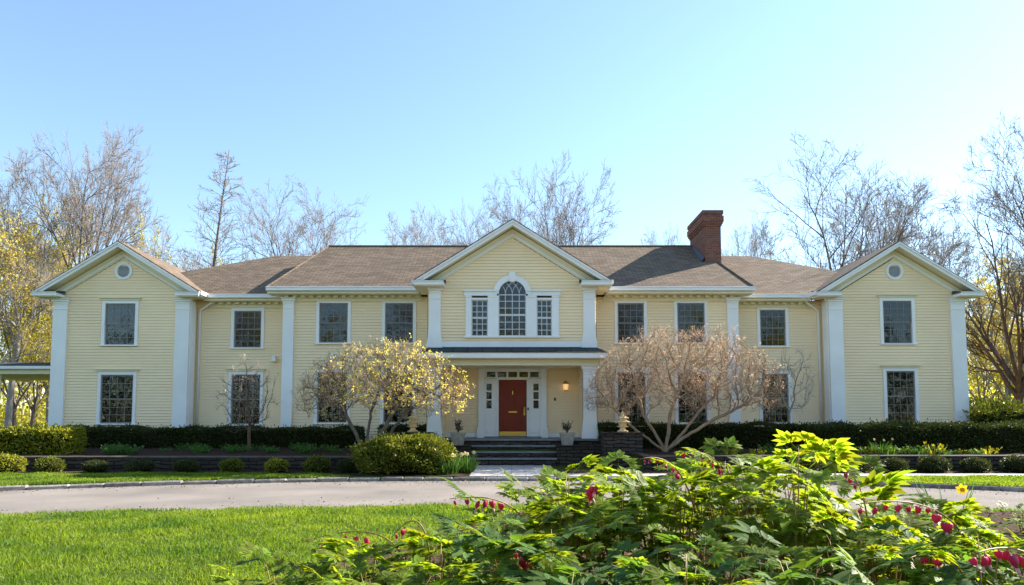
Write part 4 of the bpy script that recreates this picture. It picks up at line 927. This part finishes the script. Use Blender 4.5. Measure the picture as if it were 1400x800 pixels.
for i, (x, sc) in enumerate([(7.05, .72), (8.2, .9), (9.65, .92), (10.74, .84), (11.87, .98), (13.0, .86), (14.25, .95)]):
    place_bush(ball2, 'ball_shrub', x, 19.3, .1, sc, f'dark rounded clipped shrub, {ords[i]} from the steps along the right retaining wall', 'ball shrubs along the right retaining wall')
bigb = {'raw': bush_proto(9, 1.22, .85, .62, 15000, .075, M['box'])}
t = place_bush(bigb, 'mounded_shrub', -2.98, 18.95, .08, 1, 'large mounded clipped shrub with yellow-green top left of the flagstone walk'); t.rotation_euler = (0, 0, 0)

# ------------------------------------------------------------------ ornamental garden trees
def garden_tree(name, x, y, z, env, stems, label, bark, twm, leafspec, seed, D=.13, natt=1500, tw=5, twl=.22, rtip=.005, rb=.085, cat='tree', di=9):
    r = np.random.default_rng(seed); A = []
    while len(A) < natt:
        p = env(r)
        if p is not None: A.append(p)
    pts = [(0, 0, -.1), (0, 0, .05)]; par = [-1, 0]
    for ch in stems:
        last = 1
        P0 = np.array((0, 0, .05))
        for q in ch:
            q = np.array(q, float); k = max(1, int(np.linalg.norm(q - P0) / D))
            for j in range(1, k + 1): pts.append(tuple(P0 + (q - P0) * j / k + r.normal(size=3) * .012)); par.append(last); last = len(pts) - 1
            P0 = q
    N, P_ = colonize(A, (pts, par), D, D * di, D * 1.2, seed=seed, up=.05, jit=.22)
    kids, rad = skeleton(N, P_, rtip, e=2.2, rmax=rb); t = empty(name, (x, y, z), label, cat)
    wood(N, P_, kids, rad, .2).build('trunk', bark, t, uv=False, smooth=True)
    idx = np.array([i for i in range(len(N)) if rad[i] < rtip * 3 and P_[i] >= 0]); idx = np.repeat(idx, tw)
    dd = unit(N[idx] - N[np.array(P_)[idx]]) * .8 + r.normal(size=(len(idx), 3)) * .6; dd[:, 2] += .8
    V, F, tips = twigmesh(N[idx], dd, r.uniform(.3, 1, len(idx)) * twl, rtip * .6, r); npmesh('twigs', V, F, twm, t)
    for nm, m_, n, size, fn in leafspec:
        s = np.repeat(r.integers(0, len(tips), n // 6 + 1), 6)[:n]; q = N[idx][s] + (tips[s] - N[idx][s]) * r.uniform(.8, 1.05, (n, 1)) + r.normal(size=(n, 3)) * .03
        q = q[[fn(a, r) for a in q]]; LV, LF = leaves(q, size, .6, r=r, up=.2); npmesh(nm, LV, LF, m_, t)
    return t
def env_dome(hx0, hx1, zlo, zhi, ry=1.5, cy=0):
    def f(r):
        x = r.uniform(hx0, hx1); y = r.uniform(-ry, ry); c = (hx0 + hx1) / 2; hw = (hx1 - hx0) / 2; d = math.hypot((x - c) / hw, y / ry)
        if d > 1: return None
        top = zlo + (zhi - zlo) * (1 - d ** 3.2 * .6) ; bot = zlo + (top - zlo) * (.10 + .22 * (1 - d)) + .25 * math.sin(x * 2.2 + 1) * (1 - d); z = r.uniform(bot, top)
        if r.random() > .35 + .65 * (z - bot) / (top - bot + 1e-6): return None
        return (x, y + cy, z + .15 * math.sin(x * 3.1) * math.sin(y * 2.3))
    return f
# left: base at px 500, crown px 412..630, y 470..570
garden_tree('flowering_tree', -4.3, 20.75, .5, env_dome(-2.1, 2.95, 1.1, 3.3, 1.4, cy=-.5), [[(-.35, 0, .5), (-.75, .1, 1.2), (-1.0, .2, 1.9)], [(-.1, .2, .6), (-.05, .3, 1.3), (.2, .3, 2.0)], [(.3, -.1, .55), (.7, -.2, 1.25), (1.2, -.2, 1.95)], [(.4, .1, .4), (.95, .2, 1.2), (1.75, .2, 1.9)]],
            'multi-stemmed spreading tree with fresh yellow leaves left of the front steps', M['bark'], M['twig_pale'],
            [('leaves', M['yelleaf'], 8000, .058, lambda p, r: r.random() < sstep(-1.9, .6, p[0] - (p[2] - 2.4) * .6) * .85 + .12), ('blossom', M['blossom'], 6500, .045, lambda p, r: r.random() < 1 - sstep(-1.2, 1.6, p[0] - (p[2] - 2.4) * .6) * .75)], 21, natt=1700, D=.12, twl=.32, tw=4, rtip=.006, rb=.1)
garden_tree('flowering_tree', 4.9, 22.0, .52, env_dome(-2.55, 3.8, 1.15, 3.9, 1.5, cy=-.2), [[(-.4, 0, .35), (-1.1, .1, .9), (-1.7, .2, 1.5)], [(-.25, .2, .6), (-.6, .3, 1.2), (-.8, .3, 2.0)], [(.1, -.1, .6), (.15, -.2, 1.3), (.4, -.2, 2.0)], [(.5, .1, .5), (1.0, .2, 1.1), (1.6, .2, 1.8)], [(.6, -.1, .5), (1.5, -.2, 1.05), (2.6, -.2, 1.6)]],
            'wide multi-stemmed tree with tan budding twigs right of the front steps', M['bark_pale'], M['twig_pale'],
            [('blossom', M['blossom'], 11500, .042, lambda p, r: True)], 22, natt=2600, D=.13, twl=.34, tw=4, rtip=.007, rb=.105)
def env_ball(cx, cz, a, c):
    def f(r):
        p = r.uniform(-1, 1, 3)
        return None if np.linalg.norm(p) > 1 else (cx + p[0] * a, p[1] * a * .7, cz + p[2] * c)
    return f
garden_tree('small_garden_tree', -8.55, 22.3, .55, env_ball(-.1, 1.75, 1.1, 1.25), [[(0, 0, .5), (0, 0, .95)]], 'small sparse tree with thin red-brown trunk before the left recessed windows', M['bark_ivy'], M['twig'],
            [('foliage', M['blossom'], 500, .05, lambda p, r: r.random() < .7)], 23, natt=170, D=.13, tw=3, twl=.3, rb=.055, rtip=.006)
garden_tree('small_garden_tree', 9.6, 23.7, .6, env_ball(.2, 2.3, .75, 1.3), [[(0, 0, .6), (0, 0, 1.2)]], 'slim bare sapling with grey twigs before the right recessed windows', M['bark_far'], M['twig'],
            [], 24, natt=170, D=.13, tw=4, twl=.3, rb=.04, rtip=.005)

# ------------------------------------------------------------------ perennials and daffodils in the beds
def blades(r, n, rad, h, w_, lean=.35):
    a = r.uniform(0, 6.28, n); b_ = np.stack([np.cos(a), np.sin(a), np.zeros(n)], 1) * (rad * np.sqrt(r.random(n)))[:, None]; d = b_ / rad * lean + r.normal(size=(n, 3)) * .12; d[:, 2] = 1; d = unit(d); L = (h * r.uniform(.6, 1.1, n))[:, None]
    s = unit(np.cross(d, r.normal(size=(n, 3)))) * w_ / 2; bend = unit(d * np.array([1, 1, 0]) + 1e-6) * L * .18
    m1 = b_ + d * L * .55 + bend * .25; tp = b_ + d * L + bend
    V = np.stack([b_ - s, b_ + s, m1 + s * .9, m1 - s * .9, tp + s * .1, tp - s * .1], 1).reshape(-1, 3); k = np.arange(n)[:, None] * 6
    return V, np.concatenate([k + [[0, 1, 2, 3]], k + [[3, 2, 4, 5]]], 1).reshape(-1, 4), tp
def daffodils(x, y, z, n, rad, h, nf, label, m_=None, group=None, s=1.0):
    t = empty('daffodil_clump', (x, y, z), label, 'flowers', group); V, F, tp = blades(npr, n, rad, h, .022 * s); npmesh('foliage', V, F, M['daff'], t)
    for i in range(nf):
        p = Vector(tp[npr.integers(len(tp))]) * 1.02; p.z = h * rng.uniform(.9, 1.08); mb = MB(); ax = Vector((rng.uniform(-.6, .6), -1, rng.uniform(-.1, .5))).normalized(); u = ax.orthogonal().normalized(); v = ax.cross(u)
        for k in range(6):
            a = k * 1.047; d = u * math.cos(a) + v * math.sin(a); e = u * -math.sin(a) + v * math.cos(a); R_ = .045 * s
            mb.add([p, p + d * R_ * .5 + e * R_ * .35 + ax * .004, p + d * R_ + ax * .008, p + d * R_ * .5 - e * R_ * .35 + ax * .004], [(0, 1, 2, 3)])
        fo = mb.build('flower', m_ or M['daffw'], t, uv=False); c = MB(); pts = []
        c.tube([p + ax * .005, p + ax * .03 * s], [.011 * s, .017 * s], 8); c.build('trumpet', M['daffy'], fo, uv=False)
    return t
daffodils(-1.78, 18.75, .12, 150, .3, .5, 9, 'clump of white daffodils by the left side of the flagstone walk', s=1.4)
daffodils(-1.32, 19.3, .12, 110, .25, .52, 7, 'second clump of white daffodils, nearer the steps', s=1.4)
daffodils(11.1, 20.7, .55, 60, .2, .42, 3, 'daffodil clump before the hedge in front of the right wing')
pf_ = np.random.default_rng(3); tuft = None
def tuftproto(m_, seed, n=60, h=.22, rad=.16):
    V, F, tp = blades(np.random.default_rng(seed), n, rad, h, .03, lean=.7); LV, LF = leaves(tp, .07, .6, r=np.random.default_rng(seed)); me = npmesh('foliage', np.vstack([V, LV]), np.vstack([F, LF + len(V)]), m_); d = me.data; bpy.data.objects.remove(me); return d
tp1, tp2 = tuftproto(M['daff'], 31), tuftproto(M['golden'], 32, 50, .2)
def tufts(spots, label, group):
    for i, (x, y, z, s, k) in enumerate(spots):
        o = link('perennial', (tp1, tp2)[k], loc=(x, y, z)); o.scale = (s, s, s * rng.uniform(.8, 1.3)); o.rotation_euler = (0, 0, rng.uniform(0, 6)); tag(o, label, 'perennial', group)
tufts([(-12.6 + i * .47 + rng.uniform(-.15, .15), rng.uniform(20.6, 22.6), .53, rng.uniform(.7, 1.3), 0) for i in range(17)], 'young green perennial sprouting in the left mulch bed', 'perennials in the left bed')
tufts([(6 + i * .45 + rng.uniform(-.15, .15), rng.uniform(20.5, 21.2), .5, rng.uniform(.8, 1.5), i % 2) for i in range(20)], 'young yellow-green perennial sprouting in the right mulch bed', 'perennials in the right bed')

# ------------------------------------------------------------------ lawns
def lawn(name, x0, x1, y0, y1, n, h, w_, keep, label):
    r = npr; X = r.uniform(x0, x1, n); Y_ = r.uniform(y0 ** .5 if y0 > 0 else 0, y1 ** .5, n) ** 2 if y0 > 0 else r.uniform(y0, y1, n); k = np.array([keep(a, b_) for a, b_ in zip(X, Y_)]); X, Y_ = X[k], Y_[k]; n = len(X)
    Z = np.array([gz(a, b_) for a, b_ in zip(X, Y_)]); B_ = np.stack([X, Y_, Z], 1); d = r.normal(size=(n, 3)) * .38; d[:, 2] = 1; d = unit(d)
    cl = .75 + .35 * np.sin(X * 1.7 + np.sin(Y_ * 1.3)) * np.sin(Y_ * 2.1 + X * .6) + .2 * np.sin(X * 5.3) * np.sin(Y_ * 6.1); L = (h * cl * r.uniform(.6, 1.25, n))[:, None]; W_ = w_ * (.6 + Y_ / 12)
    s = unit(np.cross(d, r.normal(size=(n, 3)))) * W_[:, None] / 2; b2 = r.normal(size=(n, 3)) * .22 * L; b2[:, 2] = -.1 * L[:, 0]
    V = np.stack([B_ - s, B_ + s, B_ + d * L * .6 + s * .8, B_ + d * L * .6 - s * .8, B_ + d * L + b2 + s * .1, B_ + d * L + b2 - s * .1], 1).reshape(-1, 3); q = np.arange(n)[:, None] * 6
    F = np.concatenate([q + [[0, 1, 2, 3]], q + [[3, 2, 4, 5]]], 1).reshape(-1, 4); o = npmesh(name, V, F, M['grass']); tag(o, label, 'grass', kind='stuff')
lawn('lawn_grass', -11, 12, 3.6, 12.5, 330000, .085, .007, lambda x, y: y < y_near(x) - .14 + .05 * math.sin(x * 9) and bed_in(x, y) < .45 and abs(x) < y * .95 + 1, 'sunlit green lawn in the left foreground')
lawn('lawn_grass', -17, -4.0, 15, 19.0, 60000, .07, .012, lambda x, y: y > y_far(x) + .17 and (y < 18.98 if x < -5.2 else y < 18.7 - (x + 5.2) * .9), 'narrow sunlit grass strip between the left kerb and the ball shrubs')
lawn('lawn_grass', 3, 18, 13, 17.95, 60000, .07, .012, lambda x, y: y > y_far(x) + .17 and y < 17.94, 'narrow grass strip between the right kerb and the garden path')

# ------------------------------------------------------------------ foreground flower bed
LT = np.array([(0, 1, 2), (0, 2, 3), (1, 4, 5), (1, 5, 2), (2, 5, 6), (2, 6, 3), (4, 7, 5), (5, 7, 6)])
def lobe(o, ang, L, W_, droop, fold=.25):
    c, s = math.cos(ang), math.sin(ang); out = []
    for t, w_ in ((0, 0), (.38, -1), (.38, 0), (.38, 1), (.72, -.72), (.72, 0), (.72, .72), (1, 0)):
        x = t * L; y = w_ * W_ / 2; z = -droop * t * t * L + abs(w_) * fold * W_ / 2; out.append((o[0] + c * x - s * y, o[1] + s * x + c * y, o[2] + z))
    return out
def compound(r, L, kind):
    """a divided leaf lying along +x, returns verts, tris, and its stalk as a thin strip"""
    V = []; F = []
    def addl(o, a, l_, w_, dr):
        F.extend((LT + len(V)).tolist()); V.extend(lobe(o, a, l_, w_, dr))
    def leaflet(o, a, l_):
        dr = r.uniform(-.05, .35)
        if kind == 'fern':
            addl(o, a, l_ * 1.08, l_ * .42, dr); 
            for s in (-1, 1): addl((o[0] + math.cos(a) * l_ * .15, o[1] + math.sin(a) * l_ * .15, o[2] - .002), a + s * r.uniform(.45, .75), l_ * r.uniform(.65, .85), l_ * .34, dr)
        else:
            addl(o, a, l_, l_ * .42, dr)
            if r.random() < .75:
                for s in (-1, 1): addl((o[0] + math.cos(a) * l_ * .08, o[1] + math.sin(a) * l_ * .08, o[2] - .003), a + s * r.uniform(.35, .55), l_ * r.uniform(.65, .85), l_ * .27, dr)
    def rib(a, b_, w_):
        d = np.array(b_) - np.array(a); n_ = np.array([-d[1], d[0], 0]); n_ = n_ / (np.linalg.norm(n_) + 1e-9) * w_; k = len(V); V.extend([tuple(a - n_), tuple(a + n_), tuple(b_ + n_ * .6), tuple(b_ - n_ * .6)]); F.extend([(k, k + 1, k + 2), (k, k + 2, k + 3)])
    h = L * .38; Z = np.array([0, 0, 0.]); P1 = np.array([h, 0, 0.]); rib(Z, P1, .0028)
    for a in (0, r.uniform(.75, 1.0), -r.uniform(.75, 1.0)):
        l1 = L * (.28 if a == 0 else .2); o = P1 + np.array([math.cos(a), math.sin(a), -.08]) * l1; rib(P1, o, .002)
        for b_ in (0, .8, -.8): leaflet(o + np.array([math.cos(a + b_), math.sin(a + b_), 0]) * L * .02, a + b_ * r.uniform(.85, 1.15), L * (.38 if b_ == 0 else .30) * r.uniform(.85, 1.1) * (.85 if a else 1))
    return np.array(V), np.array(F)
rl = np.random.default_rng(77); LEAF = {k: [compound(rl, 1.0, k) for _ in range(5)] for k in ('fern', 'peony')}
for k in LEAF: LEAF[k] = [(v, f) for v, f in LEAF[k]]
def foliage(kind, items, r):
    Vs = []; Fs = []; o = 0
    for p, az, pitch, roll, L in items:
        v, f = LEAF[kind][r.integers(5)]; Mx = np.array(Matrix.Rotation(az, 3, 'Z') @ Matrix.Rotation(pitch, 3, 'Y') @ Matrix.Rotation(roll, 3, 'X')); w_ = v * L
        Vs.append(w_ @ Mx.T + np.array(p)); Fs.append(f + o); o += len(v)
    return np.vstack(Vs), np.vstack(Fs)
hm = MB(); hv = []   # a bleeding-heart flower: two rounded lobes narrowing to a point, with the inner petal below
nu, nv = 10, 7; vs = []
for j in range(nv + 1):
    th = math.pi * j / nv
    for i in range(nu):
        a = 2 * math.pi * i / nu; x, y, z = math.sin(th) * math.cos(a), math.sin(th) * math.sin(a), math.cos(th); sx = 1.0 if z > 0 else (1 + z * .75)
        X_ = x * sx; vs.append((X_ * .0145, y * .0075 * (1 if z > -.3 else .6), z * .014 + (abs(X_) ** 1.3) * .008 * (1 if z > -.2 else .2)))
fs = [(j * nu + i, j * nu + (i + 1) % nu, (j + 1) * nu + (i + 1) % nu, (j + 1) * nu + i) for j in range(nv) for i in range(nu)]
hm.add(vs, fs); hd = hm.build('heart', M['heart'], uv=False, smooth=True); HEART = hd.data; bpy.data.objects.remove(hd)
im = MB(); im.tube([(0, 0, -.012), (0, 0, -.02), (0, 0, -.027)], [.003, .0042, .0012], 6); ho = im.build('inner_petal', M['heartin'], uv=False); INNER = ho.data; bpy.data.objects.remove(ho)
def bez(a, b_, c, n): return [tuple((1 - t) ** 2 * np.array(a) + 2 * t * (1 - t) * np.array(b_) + t * t * np.array(c)) for t in [i / n for i in range(n + 1)]]
def spray(parent, a, b_, c, n, s=1.0, t0=.5, name='flower_spray'):
    """arching stem from a over b to c (plant space) with hanging hearts on its outer half"""
    P_ = bez(a, b_, c, 14); mb = MB(); mb.tube(P_, [.0045 * (1 - .6 * i / 14) for i in range(15)], 5); hs_ = []
    for i in range(n):
        t = t0 + (1 - t0) * (i + .5) / n; k = t * 14; q = np.array(P_[int(k)]) + (np.array(P_[min(14, int(k) + 1)]) - np.array(P_[int(k)])) * (k - int(k)); sz = s * (1.25 - .55 * (t - t0) / (1 - t0)) * rng.uniform(.9, 1.1)
        dr_ = rng.uniform(.004, .018); e = (q[0] + rng.gauss(0, .005), q[1] + rng.gauss(0, .008), q[2] - dr_); mb.tube([tuple(q), e], .0012, 3)
        hs_.append((e, sz * rng.uniform(.7, 1.15)))
    st = mb.build(name, M['stem'], parent, uv=False, smooth=True)
    for e, sz in hs_:
        h = link('heart_flower', HEART, st, (e[0], e[1], e[2] - .017 * sz)); h.scale = (sz * rng.uniform(.8, 1.05), sz, sz * rng.uniform(.9, 1.15)); h.rotation_euler = (rng.uniform(-.45, .45), rng.uniform(-.5, .5), rng.uniform(-1.3, 1.3)); link('inner_petal', INNER, h)
    return st
def plant(name, kind, x, y, top, rad, nst, nl, L, label, group, seed, cat='plant'):
    r = np.random.default_rng(seed); z = gz(x, y) + .01; h = top - z; t = empty(name, (x, y, z), label, cat, group); sm_ = MB(); items = []
    for k in range(nst):
        a = r.uniform(0, 6.28); rr = rad * math.sqrt(r.random()); e = np.array([rr * math.cos(a), rr * math.sin(a), h * r.uniform(.7, 1.0) * (1 - .2 * rr / rad)]); b0 = np.array([e[0] * .15, e[1] * .15, 0]); mid = np.array([e[0] * .35, e[1] * .35, e[2] * .7])
        P_ = bez(b0, mid, e, 6); sm_.tube(P_, [.0066 - .0009 * i for i in range(7)], 5)
        for j in range(nl):
            tt = 1 - (j / nl) * r.uniform(.5, .75); i0 = min(5, int(tt * 6)); q = np.array(P_[i0]) + (np.array(P_[i0 + 1]) - np.array(P_[i0])) * (tt * 6 - i0 if tt < 1 else 1)
            az = a + r.normal() * .5 + (j * 2.4 if j else 0); items.append((q, az, r.uniform(-.55, .45) if j else r.uniform(-.7, .1), r.normal() * .3, L * r.uniform(.7, 1.2) * (1 - .15 * (j == 0))))
    sm_.build('stems', M['stem'], t, uv=False, smooth=True); V, F = foliage(kind, items, r); npmesh('foliage', V, F, M['fern' if kind == 'fern' else 'peony'], t)
    return t
ENV = [(340, 770), (400, 745), (460, 735), (520, 715), (560, 700), (620, 690), (660, 675), (700, 655), (760, 622), (820, 640), (870, 622), (920, 606), (980, 600), (1030, 598), (1060, 586), (1100, 592), (1140, 650), (1200, 672), (1300, 695), (1420, 690)]
def env(px):
    if px <= 340: return 800
    for (a, b_), (c, d) in zip(ENV, ENV[1:]):
        if px <= c: return b_ + (d - b_) * (px - a) / (c - a)
    return 690
sd_ = 100
GF = 'bleeding hearts in the foreground bed'; GP = 'peonies in the foreground bed'
# back rows of the bed: low young plants
for i in range(26):
    x = rng.uniform(.3, 6.5); y = rng.uniform(5.4, 8.6); px = 700 + 933 * x / y
    if px > 1480: continue
    sd_ += 1; plant('bleeding_heart', 'fern', x, y, gz(x, y) + rng.uniform(.18, .34), .22, 6, 3, .17, 'low young leafy plant further back in the flower bed', 'low plants at the back of the flower bed', sd_)
# middle: tall bleeding hearts, backlit
mid = [(690, 3.6), (735, 3.9), (775, 3.3), (815, 4.0), (850, 3.4), (895, 3.8), (925, 3.2), (960, 4.1), (985, 3.5), (1020, 3.9), (1045, 3.1), (1085, 2.9), (1110, 3.6), (1160, 3.3), (1205, 3.0), (1250, 3.5), (1300, 3.1), (1350, 3.4), (1400, 3.0)]
BH = {}
for px, y in mid:
    x, tz = at(px, env(px) + (8 if y > 3.45 else -6), y); sd_ += 1
    t = plant('bleeding_heart', 'fern', x, y, tz, .23 if px < 1120 else .26, 11, 3, .285, 'leafy bleeding heart in the flower bed', GF, sd_); BH[px] = t
front = [(385, 2.9), (415, 2.7), (440, 2.8), (475, 2.9), (500, 2.7), (545, 3.0), (600, 2.8), (650, 3.0), (700, 2.7), (600, 2.4), (680, 2.35), (760, 2.6), (830, 2.4), (900, 2.7), (960, 2.4), (1030, 2.6), (1090, 2.3), (1150, 2.6), (1210, 2.4), (1280, 2.6), (1340, 2.3), (1400, 2.5), (760, 2.1), (930, 2.05), (1120, 2.0), (1290, 2.0), (520, 2.3)]
for i, (px, y) in enumerate(front):
    e = env(px) if px < 650 else 700 + 25 * math.sin(i * 2.1)
    x, tz = at(px, max(e, 640) + (30 if y < 2.45 else 5), y); sd_ += 1; k = 'peony' if (i % 2 == 0 and px > 600) else 'fern'
    t = plant('peony' if k == 'peony' else 'bleeding_heart', k, x, y, tz, .2, 7, 4, .27 if k == 'peony' else .21, 'blue-green large-leaved peony in the front of the flower bed' if k == 'peony' else 'leafy bleeding heart in the flower bed', GP if k == 'peony' else GF, sd_); BH[(px, y)] = t
def sp(key, a, b_, c, n, s, **k):
    """spray given by three surveyed points (px, py, depth)"""
    t = BH[key]; Q = []
    for (px, py, Y) in (a, b_, c): X, Z_ = at(px, py, Y); Q.append((X - t.location.x, Y - t.location.y, Z_ - t.location.z))
    return spray(t, *Q, n, s, **k)
def relabel(key, lb): BH[key]['label'] = lb; del BH[key]['group']
sp((545, 3.0), (560, 790, 3.0), (545, 700, 3.0), (425, 738, 3.0), 5, 1.15, t0=.55); relabel((545, 3.0), 'bleeding heart whose low flower spray arches left over the lawn')
sp(690, (720, 720, 3.4), (700, 670, 3.3), (615, 682, 3.2), 6, 1.15, t0=.45); relabel(690, 'bleeding heart whose flower spray hangs left over the driveway')
sp((600, 2.8), (590, 790, 2.8), (585, 670, 2.8), (535, 735, 2.8), 2, 1.0, t0=.8)
sp(775, (800, 740, 3.3), (800, 640, 3.2), (818, 668, 3.1), 5, 1.25, t0=.5); relabel(775, 'bleeding heart with magenta flowers at the left end of the tall clump')
sp(1250, (1330, 760, 3.0), (1300, 665, 2.6), (1170, 690, 2.5), 10, 1.15, t0=.35); relabel(1250, 'bleeding heart with a long row of magenta hearts on the right')
sp((1400, 2.5), (1440, 790, 2.2), (1400, 730, 2.1), (1330, 758, 2.0), 8, 1.15, t0=.4); relabel((1400, 2.5), 'bleeding heart with large magenta flowers in the lower right corner')
sp((1280, 2.6), (1320, 790, 2.5), (1290, 740, 2.4), (1240, 765, 2.3), 5, 1.05, t0=.4)
sp(925, (950, 700, 3.1), (930, 612, 3.0), (875, 628, 2.9), 7, .8, t0=.4); sp(985, (990, 690, 3.3), (1000, 610, 3.2), (930, 618, 3.1), 7, .8, t0=.3)
sp((700, 2.7), (730, 790, 2.7), (720, 740, 2.7), (690, 755, 2.6), 5, 1.2, t0=.3); sp(735, (760, 760, 3.6), (750, 680, 3.5), (715, 712, 3.4), 4, 1.2, t0=.4)
sp(1160, (1190, 740, 3.0), (1180, 640, 2.9), (1150, 645, 2.8), 4, .9, t0=.4)
daffodils(*at(1300, 720, 5.2)[:1], 5.2, gz(3.3, 5.2), 14, .06, .62, 1, 'single yellow daffodil standing above the bed on the right', M['daffy'], s=1.0)
# leaf litter on the bed
n = 2600; X = npr.uniform(-1.6, 7, n); Y_ = npr.uniform(3.5, 11, n); k = np.array([bed_in(a, b_) > .5 for a, b_ in zip(X, Y_)]); X, Y_ = X[k], Y_[k]
V, F = leaves(np.stack([X, Y_, np.array([gz(a, b_) + .03 for a, b_ in zip(X, Y_)])], 1), .05, .6, out=npr.normal(size=(len(X), 3)) * np.array([3, 3, .3])); tag(npmesh('leaf_litter', V, F, M['litter']), 'brown dead leaves lying on the flower bed', 'leaf litter', kind='stuff')

# grit, petals and dead leaves blown along the edges of the drive
n = 2600; X = npr.uniform(-14, 12, n); e = npr.random(n) < .5; Y_ = np.where(e, [y_far(a) for a in X] - np.abs(npr.normal(size=n)) * .5 - .03, [y_near(a) for a in X] + np.abs(npr.normal(size=n)) * .7 + .03)
V, F = leaves(np.stack([X, Y_, np.full(n, .012)], 1), .035, .7, out=npr.normal(size=(n, 3)) * np.array([3, 3, .1])); V[:, 2] = np.maximum(V[:, 2], .008); tag(npmesh('drive_litter', V, F, M['litter']), 'small dead leaves and grit along the edges of the drive', 'leaf litter', kind='stuff')
